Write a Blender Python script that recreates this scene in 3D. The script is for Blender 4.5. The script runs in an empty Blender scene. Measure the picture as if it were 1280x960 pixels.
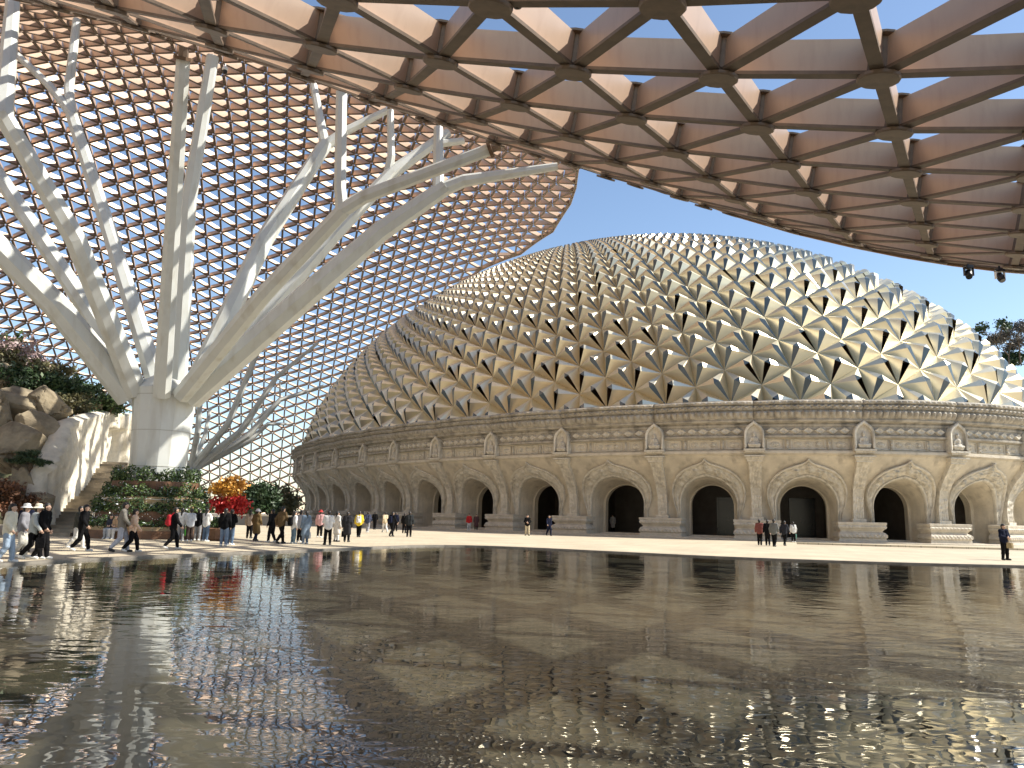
import bpy, bmesh, math, random
import numpy as np
from mathutils import Matrix, Vector
random.seed(7); RNG = np.random.default_rng(7)
S = bpy.context.scene
COL = S.collection
PI = math.pi
# ------------------------------------------------------------------ camera, sky, sun, exposure
CAM_H, PITCH, ROLL, FPX = 1.67, 0.1686, 0.022, 960.0
cam = bpy.data.cameras.new('camera'); camo = bpy.data.objects.new('camera', cam); COL.objects.link(camo)
cam.sensor_width = 36.0; cam.lens = 27.0; cam.clip_start = 0.1; cam.clip_end = 5000
fwd = Vector((0, math.cos(PITCH), math.sin(PITCH))); up0 = Vector((0, -math.sin(PITCH), math.cos(PITCH))); rt0 = Vector((1, 0, 0))
rt = rt0 * math.cos(ROLL) + up0 * math.sin(ROLL); upv = up0 * math.cos(ROLL) - rt0 * math.sin(ROLL)
camo.matrix_world = Matrix(((rt.x, upv.x, -fwd.x, 0), (rt.y, upv.y, -fwd.y, 0), (rt.z, upv.z, -fwd.z, CAM_H), (0, 0, 0, 1)))
S.camera = camo
SUN_EL = math.radians(44); SUN_DIR = Vector((math.cos(SUN_EL) * 0.995, math.cos(SUN_EL) * -0.03, math.sin(SUN_EL))).normalized()
wd = bpy.data.worlds.new('World'); S.world = wd; wd.use_nodes = True
nt = wd.node_tree; nt.nodes.clear()
o_ = nt.nodes.new('ShaderNodeOutputWorld'); b_ = nt.nodes.new('ShaderNodeBackground'); s_ = nt.nodes.new('ShaderNodeTexSky')
s_.sky_type = 'NISHITA'; s_.sun_disc = False; s_.sun_elevation = SUN_EL
s_.sun_rotation = math.atan2(SUN_DIR.x, SUN_DIR.y); s_.air_density = 1.0; s_.dust_density = 0.3; s_.ozone_density = 1.0; s_.altitude = 100
b_.inputs[1].default_value = 0.12
nt.links.new(s_.outputs[0], b_.inputs[0]); nt.links.new(b_.outputs[0], o_.inputs[0])
sl = bpy.data.lights.new('sun', 'SUN'); slo = bpy.data.objects.new('sun', sl); COL.objects.link(slo)
sl.energy = 5.0; sl.angle = math.radians(0.53); sl.color = (1.0, 0.94, 0.84)
slo.rotation_euler = SUN_DIR.to_track_quat('Z', 'Y').to_euler(); slo.location = (60, 10, 90)
S.view_settings.view_transform = 'Standard'; S.view_settings.look = 'None'; S.view_settings.exposure = 0.75; S.view_settings.gamma = 1.0
S.view_settings.use_curve_mapping = False
S.cycles.max_bounces = 8; S.cycles.diffuse_bounces = 4; S.cycles.glossy_bounces = 4; S.cycles.transparent_max_bounces = 8

# ------------------------------------------------------------------ pixel helpers (photo pixels, 1280 x 960)
def ray(px, py):
    u, v = px - 640.0, py - 480.0; c, s = math.cos(ROLL), math.sin(ROLL)
    uu = c * u + s * v; vv = -s * u + c * v
    return np.array([uu / FPX, math.cos(PITCH) + vv / FPX * math.sin(PITCH), math.sin(PITCH) - vv / FPX * math.cos(PITCH)])
def at(px, py, yc):                    # point on the pixel's ray at camera depth yc
    d = ray(px, py) * yc; return np.array([d[0], d[1], d[2] + CAM_H])
def ground_at(px, py, z=0.0):
    d = ray(px, py); t = (z - CAM_H) / d[2]; return np.array([d[0] * t, d[1] * t, z])
def project(P):
    P = np.asarray(P, float); X, Y, Z = P[..., 0], P[..., 1], P[..., 2] - CAM_H
    yc = Y * math.cos(PITCH) + Z * math.sin(PITCH); zc = -Y * math.sin(PITCH) + Z * math.cos(PITCH)
    yy = np.where(yc < 0.5, np.nan, yc); u = FPX * X / yy; v = -FPX * zc / yy; c, s = math.cos(ROLL), math.sin(ROLL)
    return 640 + c * u - s * v, 480 + s * u + c * v, yc

# ------------------------------------------------------------------ materials
MATS = {}
def mat(name, col, rough=0.6, metal=0.0, var=0.0, vscale=1.0, bump=0.0, bscale=20.0, col2=None, spec=0.5, stain=None, trans=0.0):
    if name in MATS: return MATS[name]
    m = bpy.data.materials.new(name); m.use_nodes = True; n = m.node_tree.nodes; l = m.node_tree.links
    p = n['Principled BSDF']; p.inputs['Roughness'].default_value = rough; p.inputs['Metallic'].default_value = metal
    p.inputs['Specular IOR Level'].default_value = spec
    p.inputs['Base Color'].default_value = (*col, 1)
    if trans: p.inputs['Transmission Weight'].default_value = trans
    tc = n.new('ShaderNodeTexCoord')
    if var > 0 or col2:
        nz = n.new('ShaderNodeTexNoise'); nz.inputs['Scale'].default_value = vscale; nz.inputs['Detail'].default_value = 6; nz.inputs['Roughness'].default_value = 0.62
        l.new(tc.outputs['Object'], nz.inputs['Vector'])
        cr = n.new('ShaderNodeValToRGB'); c2 = col2 or tuple(c * (1 - var) for c in col); c1 = col if col2 else tuple(min(1, c * (1 + var * 0.6)) for c in col)
        cr.color_ramp.elements[0].position = 0.32; cr.color_ramp.elements[1].position = 0.68
        cr.color_ramp.elements[0].color = (*c2, 1); cr.color_ramp.elements[1].color = (*c1, 1)
        l.new(nz.outputs['Fac'], cr.inputs[0]); last = cr.outputs[0]
        if stain:                       # vertical rain streaks: stretched noise
            mp = n.new('ShaderNodeMapping'); mp.inputs['Scale'].default_value = stain[1]; l.new(tc.outputs['Object'], mp.inputs['Vector'])
            n2 = n.new('ShaderNodeTexNoise'); n2.inputs['Scale'].default_value = 1.0; n2.inputs['Detail'].default_value = 5; l.new(mp.outputs[0], n2.inputs['Vector'])
            r2 = n.new('ShaderNodeValToRGB'); r2.color_ramp.elements[0].position = 0.52; r2.color_ramp.elements[1].position = 0.72
            r2.color_ramp.elements[0].color = (0, 0, 0, 1); r2.color_ramp.elements[1].color = (stain[2],) * 3 + (1,)
            mx = n.new('ShaderNodeMixRGB'); l.new(r2.outputs[0], mx.inputs[0]); l.new(n2.outputs['Fac'], r2.inputs[0]); l.new(last, mx.inputs[1]); mx.inputs[2].default_value = (*stain[0], 1); last = mx.outputs[0]
        l.new(last, p.inputs['Base Color'])
    if bump > 0:
        bz = n.new('ShaderNodeTexNoise'); bz.inputs['Scale'].default_value = bscale; bz.inputs['Detail'].default_value = 5; l.new(tc.outputs['Object'], bz.inputs['Vector'])
        bp = n.new('ShaderNodeBump'); bp.inputs['Strength'].default_value = min(1, bump); bp.inputs['Distance'].default_value = 0.05
        l.new(bz.outputs['Fac'], bp.inputs['Height']); l.new(bp.outputs[0], p.inputs['Normal'])
    MATS[name] = m; return m
stone = mat('sandstone', (0.61, 0.54, 0.42), 0.75, var=0.18, vscale=0.8, bump=0.5, bscale=7, stain=((0.27, 0.23, 0.18), (1.4, 1.4, 0.18), 0.6))
stone_carved = mat('carved_sandstone', (0.63, 0.575, 0.47), 0.78, var=0.25, vscale=2.2, bump=1.0, bscale=3.5, stain=((0.25, 0.22, 0.17), (2.2, 2.2, 0.3), 0.6))
stone_dark = mat('weathered_cornice_stone', (0.44, 0.395, 0.32), 0.8, var=0.35, vscale=1.6, bump=0.8, bscale=6, stain=((0.17, 0.155, 0.13), (1.6, 1.6, 0.22), 0.8))
plinth_m = mat('plinth_stone', (0.58, 0.52, 0.42), 0.75, var=0.18, vscale=2.0, bump=0.6, bscale=9)
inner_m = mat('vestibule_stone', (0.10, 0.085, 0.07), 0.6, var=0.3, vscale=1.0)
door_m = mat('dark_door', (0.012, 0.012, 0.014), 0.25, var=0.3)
champ = mat('champagne_metal', (0.75, 0.68, 0.51), 0.38, 0.78, var=0.06, vscale=0.35)
glassd = mat('dark_dome_glass', (0.075, 0.10, 0.115), 0.15, 0.0, spec=0.8)
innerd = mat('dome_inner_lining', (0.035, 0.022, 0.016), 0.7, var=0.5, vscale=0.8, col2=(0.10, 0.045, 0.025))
copper = mat('rose_bronze_aluminium', (0.53, 0.38, 0.275), 0.42, 0.25, var=0.08, vscale=0.5, stain=((0.33, 0.21, 0.15), (5, 5, 0.9), 0.22))
flange = mat('dark_flange', (0.17, 0.125, 0.09), 0.55, 0.2, var=0.25, vscale=2)
hubm = mat('bronze_hub', (0.19, 0.14, 0.10), 0.5, 0.3, var=0.25, vscale=3)
white = mat('white_steel_paint', (0.60, 0.62, 0.59), 0.45, 0.0, var=0.07, vscale=0.6, stain=((0.36, 0.33, 0.25), (1.6, 1.6, 0.25), 0.45))
rustm = mat('rusty_joint', (0.16, 0.10, 0.06), 0.8, 0.2, var=0.4, vscale=4)
black = mat('black_housing', (0.015, 0.015, 0.017), 0.4)
lensm = mat('lens_glass', (0.02, 0.025, 0.03), 0.05, spec=1.0)
rockm = mat('rock', (0.36, 0.30, 0.20), 0.9, var=0.35, vscale=0.9, bump=1.0, bscale=2.5, col2=(0.13, 0.105, 0.07))
reliefm = mat('pale_relief_stone', (0.66, 0.61, 0.50), 0.85, var=0.2, vscale=1.2, bump=0.9, bscale=6)
stepm = mat('stair_stone', (0.30, 0.255, 0.19), 0.85, var=0.3, vscale=1.5, bump=0.4, bscale=10)
woodm = mat('brown_timber', (0.17, 0.085, 0.045), 0.6, var=0.35, vscale=3, bump=0.3, bscale=12)
tanm = mat('tan_board', (0.50, 0.36, 0.20), 0.7, var=0.15, vscale=2)
bulbm = mat('festoon_bulb', (0.85, 0.85, 0.8), 0.3)
barkm = mat('bark', (0.11, 0.08, 0.055), 0.9, var=0.4, vscale=4, bump=0.8, bscale=14)
hillm = mat('hillside_earth', (0.12, 0.10, 0.055), 0.95, var=0.5, vscale=0.3, bump=0.5, bscale=3, col2=(0.05, 0.06, 0.025))
def leafmat(name, c1, c2, vs=1.2):
    m = mat(name, c1, 0.55, var=0.1, vscale=vs, col2=c2)
    return m
leaf_dk = leafmat('leaf_dark_green', (0.045, 0.085, 0.028), (0.022, 0.045, 0.018))
leaf_md = leafmat('leaf_mid_green', (0.09, 0.14, 0.04), (0.04, 0.075, 0.025))
leaf_lt = leafmat('leaf_fresh_green', (0.17, 0.25, 0.06), (0.07, 0.13, 0.035))
leaf_ol = leafmat('leaf_olive', (0.15, 0.13, 0.055), (0.07, 0.075, 0.03))
leaf_rd = leafmat('leaf_russet', (0.19, 0.075, 0.035), (0.09, 0.05, 0.025))
leaf_pk = leafmat('blossom_pink', (0.50, 0.36, 0.36), (0.26, 0.20, 0.18))
leaf_gd = leafmat('blossom_gold', (0.65, 0.36, 0.05), (0.45, 0.18, 0.03))
leaf_cr = leafmat('blossom_crimson', (0.60, 0.03, 0.025), (0.38, 0.02, 0.02))
leaf_wh = leafmat('flower_white', (0.78, 0.78, 0.76), (0.6, 0.66, 0.72))
leaf_tw = leafmat('twig_grey', (0.13, 0.115, 0.10), (0.07, 0.065, 0.055))

# ------------------------------------------------------------------ mesh helpers
def mesh(name, V, F, mats, mi=None, smooth=False):
    me = bpy.data.meshes.new(name); me.from_pydata([tuple(map(float, v)) for v in V], [], [tuple(map(int, f)) for f in F])
    for m in (mats if isinstance(mats, (list, tuple)) else [mats]): me.materials.append(m)
    if mi is not None: me.polygons.foreach_set('material_index', np.asarray(mi, np.int32))
    if smooth: me.polygons.foreach_set('use_smooth', np.ones(len(me.polygons), bool))
    me.update(); return me
def link(name, me, parent=None, mw=None, kind=None, label=None, cat=None, group=None):
    o = bpy.data.objects.new(name, me); COL.objects.link(o)
    if parent is not None: o.parent = parent
    if mw is not None: o.matrix_local = mw
    if kind: o['kind'] = kind
    if label: o['label'] = label
    if cat: o['category'] = cat
    if group: o['group'] = group
    return o
def thing(name, label, cat, loc=(0, 0, 0), group=None, rz=0.0):
    o = bpy.data.objects.new(name, None); COL.objects.link(o); o.location = loc; o.rotation_euler = (0, 0, rz)
    o.empty_display_size = 0.2; o['label'] = label; o['category'] = cat
    if group: o['group'] = group
    return o
class MB:
    def __init__(s): s.V = []; s.F = []; s.M = []
    def add(s, V, F, m=0):
        b = len(s.V); s.V.extend([tuple(v) for v in V]); s.F.extend([tuple(i + b for i in f) for f in F]); s.M.extend([m] * len(F)); return s
    def box(s, c, d, m=0, R=None):
        x, y, z = d[0] / 2, d[1] / 2, d[2] / 2
        P = np.array([(-x, -y, -z), (x, -y, -z), (x, y, -z), (-x, y, -z), (-x, -y, z), (x, -y, z), (x, y, z), (-x, y, z)])
        if R is not None: P = P @ np.asarray(R).T
        return s.add(P + np.asarray(c), [(0, 3, 2, 1), (4, 5, 6, 7), (0, 1, 5, 4), (1, 2, 6, 5), (2, 3, 7, 6), (3, 0, 4, 7)], m)
    def tube(s, pts, rad, n=8, m=0, cap=True, rot=0.0):
        pts = [np.asarray(p, float) for p in pts]; rings = []
        up = np.array([0, 0, 1.0]); prev = None
        for i, p in enumerate(pts):
            d = (pts[min(i + 1, len(pts) - 1)] - pts[max(i - 1, 0)]); d /= np.linalg.norm(d) + 1e-9
            a = prev - d * np.dot(prev, d) if prev is not None else np.cross(d, up if abs(d[2]) < 0.95 else np.array([1.0, 0, 0]))
            a /= np.linalg.norm(a) + 1e-9; prev = a; bq = np.cross(d, a); r = rad[i] if hasattr(rad, '__len__') else rad
            rings.append([p + r * (math.cos(t) * a + math.sin(t) * bq) for t in np.arange(n) * 2 * PI / n + rot])
        V = [v for rg in rings for v in rg]; F = []
        for i in range(len(pts) - 1):
            for k in range(n): F.append((i * n + k, i * n + (k + 1) % n, (i + 1) * n + (k + 1) % n, (i + 1) * n + k))
        if cap: F.append(tuple(range(n - 1, -1, -1))); F.append(tuple((len(pts) - 1) * n + k for k in range(n)))
        return s.add(V, F, m)
    def lathe(s, prof, c=(0, 0, 0), n=16, m=0):
        V = [(c[0] + r * math.cos(2 * PI * k / n), c[1] + r * math.sin(2 * PI * k / n), c[2] + z) for r, z in prof for k in range(n)]; F = []
        for i in range(len(prof) - 1):
            for k in range(n): F.append((i * n + k, i * n + (k + 1) % n, (i + 1) * n + (k + 1) % n, (i + 1) * n + k))
        F.append(tuple(range(n - 1, -1, -1))); F.append(tuple((len(prof) - 1) * n + k for k in range(n)))
        return s.add(V, F, m)
    def grid(s, P, m=0, close=False):
        P = np.asarray(P); a, b = P.shape[:2]; F = []
        for i in range(a - 1):
            for j in range(b - 1): F.append((i * b + j, i * b + j + 1, (i + 1) * b + j + 1, (i + 1) * b + j))
        return s.add(P.reshape(-1, 3), F, m)
    def mesh(s, name, mats, smooth=False): return mesh(name, s.V, s.F, mats, s.M, smooth)
    def build(s, name, mats, parent=None, smooth=False, **k): return link(name, s.mesh(name, mats, smooth), parent, **k)
def noise3(P, seed=0, octv=4, f0=1.0):   # cheap smooth value noise (sum of random sines), vectorised
    r = np.random.default_rng(seed); out = np.zeros(P.shape[:-1]); a = 1.0; f = f0
    for _ in range(octv):
        for _ in range(3):
            k = r.normal(size=3); k /= np.linalg.norm(k); out += a * np.sin((P @ k) * f * 2 * PI + r.uniform(0, 6.28)) / 3
        a *= 0.5; f *= 2.1
    return out
def leaves_mesh(name, pts, size, m, jit=0.5, aspect=0.55, nrm=None, rng=RNG):
    pts = np.asarray(pts, float); n = len(pts)
    a = rng.normal(size=(n, 3)); a /= np.linalg.norm(a, axis=1)[:, None]; b = rng.normal(size=(n, 3)); b -= a * (a * b).sum(1)[:, None]; b /= np.linalg.norm(b, axis=1)[:, None]
    s = size * (1 + jit * (rng.random(n) - 0.5) * 2); A = a * s[:, None]; B = b * (s * aspect)[:, None]
    V = np.stack([pts - A, pts - B * 0.9, pts + A, pts + B * 0.9], 1).reshape(-1, 3)
    F = np.arange(4 * n).reshape(-1, 4)
    me = bpy.data.meshes.new(name); me.from_pydata(V.tolist(), [], F.tolist()); me.materials.append(m); me.update(); return me
def clump_pts(c, r, n, rng=RNG, clumps=14, fill=0.75):
    c = np.asarray(c, float); r = np.asarray(r, float) * np.ones(3)
    d = rng.normal(size=(clumps, 3)); d /= np.linalg.norm(d, axis=1)[:, None]; cc = d * (rng.random(clumps) ** 0.45)[:, None] * fill
    k = rng.integers(0, clumps, n); q = rng.normal(size=(n, 3)) * 0.17 + cc[k]
    return c + q * r
# ------------------------------------------------------------------ SDF surface (smooth capsules) for figures and rocks
def surfnets(D, org, h):
    s = D < 0; nx, ny, nz = D.shape
    corners = [(i, j, k) for i in (0, 1) for j in (0, 1) for k in (0, 1)]
    sl_ = lambda A, c: A[c[0]:nx - 1 + c[0], c[1]:ny - 1 + c[1], c[2]:nz - 1 + c[2]]
    cnt = sum(sl_(s, c).astype(np.int8) for c in corners); act = (cnt > 0) & (cnt < 8)
    ids = np.full(act.shape, -1, np.int64); idx = np.argwhere(act); ids[act] = np.arange(len(idx))
    P = np.zeros((len(idx), 3)); W = np.zeros(len(idx))
    for a in corners:
        for ax in range(3):
            if a[ax] == 0:
                b = list(a); b[ax] = 1
                da = D[idx[:, 0] + a[0], idx[:, 1] + a[1], idx[:, 2] + a[2]]; db = D[idx[:, 0] + b[0], idx[:, 1] + b[1], idx[:, 2] + b[2]]
                m = (da < 0) != (db < 0); t = np.where(m, da / (da - db + 1e-12), 0)
                q = np.tile(np.array(a, float), (len(idx), 1)); q[:, ax] += t; P[m] += q[m]; W[m] += 1
    V = (idx + P / np.maximum(W, 1)[:, None]) * h + org; F = []
    for ax in range(3):
        u, v = [(1, 2), (2, 0), (0, 1)][ax]
        a = [slice(1, -1)] * 3; a[ax] = slice(0, -1); b = list(a); b[ax] = slice(1, None)
        sa = s[tuple(a)]; sb = s[tuple(b)]; ch = np.argwhere(sa != sb)
        if not len(ch): continue
        base = ch.copy(); base[:, u] += 1; base[:, v] += 1
        def idd(du, dv):
            q = base.copy(); q[:, u] += du; q[:, v] += dv; return ids[q[:, 0], q[:, 1], q[:, 2]]
        Q = np.stack([idd(-1, -1), idd(0, -1), idd(0, 0), idd(-1, 0)], 1)
        fl = sb[ch[:, 0], ch[:, 1], ch[:, 2]]; Q[fl] = Q[fl][:, ::-1]; F.append(Q)
    return V, np.concatenate(F)
def sdf_caps(caps, h=0.015, k=0.03, cut=None):
    A = np.array([c[0] for c in caps], float); B = np.array([c[1] for c in caps], float); rm = max(max(c[2], c[3]) for c in caps) + 3 * h
    lo = np.minimum(A, B).min(0) - rm; hi = np.maximum(A, B).max(0) + rm; n = np.ceil((hi - lo) / h).astype(int) + 1
    D = np.full(n, 1.0, np.float32); ax = [lo[i] + h * np.arange(n[i]) for i in range(3)]
    for c in caps:
        a, b, r1, r2 = np.array(c[0], float), np.array(c[1], float), c[2], c[3]; kk = c[4] if len(c) > 4 else k
        m = max(r1, r2) + kk * 1.5 + 3 * h; i0 = np.maximum(np.floor((np.minimum(a, b) - m - lo) / h).astype(int), 0); i1 = np.minimum(np.ceil((np.maximum(a, b) + m - lo) / h).astype(int) + 1, n)
        X, Y, Z = np.meshgrid(*[ax[i][i0[i]:i1[i]] for i in range(3)], indexing='ij'); P = np.stack([X, Y, Z], -1)
        d = b - a; L = max(d @ d, 1e-9); t = np.clip(((P - a) @ d) / L, 0, 1); q = np.linalg.norm(P - a - t[..., None] * d, axis=-1) - (r1 + (r2 - r1) * t)
        sub = D[i0[0]:i1[0], i0[1]:i1[1], i0[2]:i1[2]]; hh = np.clip(0.5 + 0.5 * (sub - q) / kk, 0, 1); sub[...] = q * hh + sub * (1 - hh) - kk * hh * (1 - hh)
    if cut is not None:
        X, Y, Z = np.meshgrid(*ax, indexing='ij'); D = np.maximum(D, cut(X, Y, Z))
    return surfnets(D, lo, h)

# ================================================================== GROUND, POOL, WATER
POOL = [(-14.6, 20.5), (-14.35, 22.5), (-13.5, 25.2), (-11.8, 28.3), (-9.2, 32.4), (-6.8, 37.2), (-5.2, 40.2), (-3.6, 42.0), (-1.2, 42.2), (2.5, 40.2), (9.5, 35.6), (13.9, 34.2), (17.8, 33.6), (22.3, 33.5), (34, 34), (52, 35), (52, 3.2), (20, 2.6), (-2, 2.4), (-20, 3.0), (-18, 9), (-16, 15)]
def resample(poly, step):
    P = np.array(poly + [poly[0]], float); out = []
    for a, b in zip(P[:-1], P[1:]):
        n = max(1, int(np.linalg.norm(b - a) / step)); out += [a + (b - a) * i / n for i in range(n)]
    return np.array(out)
pl = resample(POOL, 1.2)
for _ in range(3): pl = (np.roll(pl, 1, 0) + 2 * pl + np.roll(pl, -1, 0)) / 4
pc = np.array([4.0, 20.0])
def paving_mat():
    m = bpy.data.materials.new('plaza_paving'); m.use_nodes = True; n = m.node_tree.nodes; l = m.node_tree.links; p = n['Principled BSDF']; p.inputs['Roughness'].default_value = 0.7
    tc = n.new('ShaderNodeTexCoord'); br = n.new('ShaderNodeTexBrick'); br.inputs['Scale'].default_value = 1.0; br.inputs['Brick Width'].default_value = 1.2; br.inputs['Row Height'].default_value = 0.6
    br.inputs['Mortar Size'].default_value = 0.014; br.inputs['Color1'].default_value = (0.58, 0.505, 0.37, 1); br.inputs['Color2'].default_value = (0.53, 0.46, 0.335, 1); br.inputs['Mortar'].default_value = (0.28, 0.245, 0.19, 1)
    mp = n.new('ShaderNodeMapping'); mp.inputs['Rotation'].default_value = (0, 0, -0.45); l.new(tc.outputs['Object'], mp.inputs[0]); l.new(mp.outputs[0], br.inputs['Vector'])
    nz = n.new('ShaderNodeTexNoise'); nz.inputs['Scale'].default_value = 0.35; nz.inputs['Detail'].default_value = 7; l.new(tc.outputs['Object'], nz.inputs['Vector'])
    mx = n.new('ShaderNodeMixRGB'); mx.blend_type = 'MULTIPLY'; mx.inputs[0].default_value = 0.5; cr = n.new('ShaderNodeValToRGB'); cr.color_ramp.elements[0].color = (0.6, 0.58, 0.55, 1); cr.color_ramp.elements[0].position = 0.3; cr.color_ramp.elements[1].position = 0.65
    l.new(nz.outputs['Fac'], cr.inputs[0]); l.new(br.outputs['Color'], mx.inputs[1]); l.new(cr.outputs[0], mx.inputs[2]); l.new(mx.outputs[0], p.inputs['Base Color']); return m
pave = paving_mat()
n = len(pl); scl = [1.0, 1.02, 1.3, 2.0, 4.0, 12.0, 80.0]
V = []; F = []
for s in scl:
    for q in pl: V.append((*(pc + (q - pc) * s), 0.0))
for i in range(len(scl) - 1):
    for k in range(n): F.append((i * n + k, (i + 1) * n + k, (i + 1) * n + (k + 1) % n, i * n + (k + 1) % n))
for q in pl: V.append((q[0], q[1], -0.4))
b0 = len(scl) * n
for k in range(n): F.append((k, (k + 1) % n, b0 + (k + 1) % n, b0 + k))
link('plaza', mesh('plaza', V, F, pave), kind='structure')
# dark coping lip along the pool edge
cop = mat('pool_coping_granite', (0.20, 0.18, 0.15), 0.5, var=0.3, vscale=2)
mb = MB(); inn = np.array([pc + (q - pc) * 0.9985 for q in pl]); out = np.array([pc + (q - pc) * 1.012 for q in pl])
V = [(*q, -0.08) for q in inn] + [(*q, 0.012) for q in inn] + [(*q, 0.012) for q in out] + [(*q, 0.0) for q in out]; F = []
for r in range(3):
    for k in range(n): F.append((r * n + k, r * n + (k + 1) % n, (r + 1) * n + (k + 1) % n, (r + 1) * n + k))
link('pool_coping', mesh('pool_coping', V, F, cop), kind='structure')
floorm = mat('pool_floor_slabs', (0.085, 0.078, 0.060), 0.8, var=0.3, vscale=0.5, col2=(0.058, 0.053, 0.042))
fn = floorm.node_tree.nodes; fl_ = floorm.node_tree.links
br = fn.new('ShaderNodeTexBrick'); br.inputs['Scale'].default_value = 1.0; br.inputs['Brick Width'].default_value = 1.8; br.inputs['Row Height'].default_value = 1.8; br.offset = 0; br.inputs['Mortar Size'].default_value = 0.018
br.inputs['Color1'].default_value = (1, 1, 1, 1); br.inputs['Color2'].default_value = (0.9, 0.9, 0.9, 1); br.inputs['Mortar'].default_value = (0.55, 0.55, 0.5, 1)
tcn = [x for x in fn if x.type == 'TEX_COORD'][0]; mp = fn.new('ShaderNodeMapping'); mp.inputs['Rotation'].default_value = (0, 0, 0.5); fl_.new(tcn.outputs['Object'], mp.inputs[0]); fl_.new(mp.outputs[0], br.inputs['Vector'])
mx = fn.new('ShaderNodeMixRGB'); mx.blend_type = 'MULTIPLY'; mx.inputs[0].default_value = 1.0
src_ = fn['Principled BSDF'].inputs['Base Color'].links[0].from_socket; fl_.new(src_, mx.inputs[1]); fl_.new(br.outputs['Color'], mx.inputs[2]); fl_.new(mx.outputs[0], fn['Principled BSDF'].inputs['Base Color'])
link('pool_floor', mesh('pool_floor', [(*(pc + (q - pc) * 1.01), -0.30) for q in pl], [tuple(range(n))], floorm), kind='structure')
def water_mat():
    m = bpy.data.materials.new('pool_water'); m.use_nodes = True; nn = m.node_tree.nodes; l = m.node_tree.links; nn.clear()
    o = nn.new('ShaderNodeOutputMaterial'); mixs = nn.new('ShaderNodeMixShader'); tr = nn.new('ShaderNodeBsdfTransparent'); gl = nn.new('ShaderNodeBsdfGlossy'); fr = nn.new('ShaderNodeFresnel')
    tr.inputs[0].default_value = (0.78, 0.78, 0.71, 1); gl.inputs['Roughness'].default_value = 0.015; gl.inputs['Color'].default_value = (1, 1, 1, 1); fr.inputs['IOR'].default_value = 1.333
    tc = nn.new('ShaderNodeTexCoord'); n1 = nn.new('ShaderNodeTexNoise'); n1.inputs['Scale'].default_value = 1.7; n1.inputs['Detail'].default_value = 1.6; n1.inputs['Distortion'].default_value = 0.6
    n2 = nn.new('ShaderNodeTexNoise'); n2.inputs['Scale'].default_value = 0.22; n2.inputs['Detail'].default_value = 2
    mp = nn.new('ShaderNodeMapping'); mp.inputs['Rotation'].default_value = (0, 0, 0.35); mp.inputs['Scale'].default_value = (1.0, 1.7, 1)
    l.new(tc.outputs['Object'], mp.inputs[0]); l.new(mp.outputs[0], n1.inputs['Vector']); l.new(tc.outputs['Object'], n2.inputs['Vector'])
    cr = nn.new('ShaderNodeValToRGB'); cr.color_ramp.elements[0].position = 0.35; cr.color_ramp.elements[0].color = (0.35, 0.35, 0.35, 1); cr.color_ramp.elements[1].position = 0.65
    l.new(n2.outputs['Fac'], cr.inputs[0]); mu = nn.new('ShaderNodeMath'); mu.operation = 'MULTIPLY'; l.new(n1.outputs['Fac'], mu.inputs[0]); l.new(cr.outputs[0], mu.inputs[1])
    bp = nn.new('ShaderNodeBump'); bp.inputs['Strength'].default_value = 1.0; bp.inputs['Distance'].default_value = 0.010
    l.new(mu.outputs[0], bp.inputs['Height']); l.new(bp.outputs[0], gl.inputs['Normal']); nn.remove(fr)
    ge = nn.new('ShaderNodeNewGeometry'); dt = nn.new('ShaderNodeVectorMath'); dt.operation = 'DOT_PRODUCT'; l.new(ge.outputs['Incoming'], dt.inputs[0]); l.new(bp.outputs[0], dt.inputs[1])
    ab = nn.new('ShaderNodeMath'); ab.operation = 'ABSOLUTE'; l.new(dt.outputs['Value'], ab.inputs[0]); om = nn.new('ShaderNodeMath'); om.operation = 'SUBTRACT'; om.use_clamp = True; om.inputs[0].default_value = 1.0; l.new(ab.outputs[0], om.inputs[1])
    pw = nn.new('ShaderNodeMath'); pw.operation = 'POWER'; pw.inputs[1].default_value = 5.0; l.new(om.outputs[0], pw.inputs[0]); sc_ = nn.new('ShaderNodeMath'); sc_.operation = 'MULTIPLY_ADD'; sc_.inputs[1].default_value = 0.98; sc_.inputs[2].default_value = 0.02; l.new(pw.outputs[0], sc_.inputs[0])
    l.new(sc_.outputs[0], mixs.inputs[0]); l.new(tr.outputs[0], mixs.inputs[1]); l.new(gl.outputs[0], mixs.inputs[2]); l.new(mixs.outputs[0], o.inputs[0]); return m
link('pool_water', mesh('pool_water', [(*(pc + (q - pc) * 0.9985), -0.055) for q in pl], [tuple(range(n))], water_mat()), kind='structure')

# ================================================================== PALACE (elliptical stone base with a faceted dome)
ECX, ECY, EA, EB, ETH, ZL = 8.9313, 125.6732, 69.8558, 39.3515, -1.0183, 7.49
CT, ST = math.cos(ETH), math.sin(ETH)
def epos(t, a=EA, b=EB):
    x, y = a * np.cos(t), b * np.sin(t); return np.stack([ECX + CT * x - ST * y, ECY + ST * x + CT * y], -1)
tt = np.linspace(0, 4 * PI, 8001); ep = epos(tt); arc = np.r_[0, np.cumsum(np.linalg.norm(np.diff(ep, axis=0), axis=1))]
t_of = lambda s: np.interp(s, arc, tt); s_of = lambda t: np.interp(t, tt, arc)
TM = [4.61, 4.74, 4.87, 4.98, 5.10, 5.23, 5.37, 5.53, 5.69, 5.87, 6.05]
left = [float(t_of(s_of(TM[0]) - 8.5 * k)) for k in (3, 2, 1)]; right = [float(t_of(s_of(TM[-1]) + 8.4 * k)) for k in (1, 2, 3)]
TJ = left + TM + right
palace = thing('domed_palace', 'huge oval sandstone palace with arched doorways under a faceted champagne metal dome', 'palace')
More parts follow.
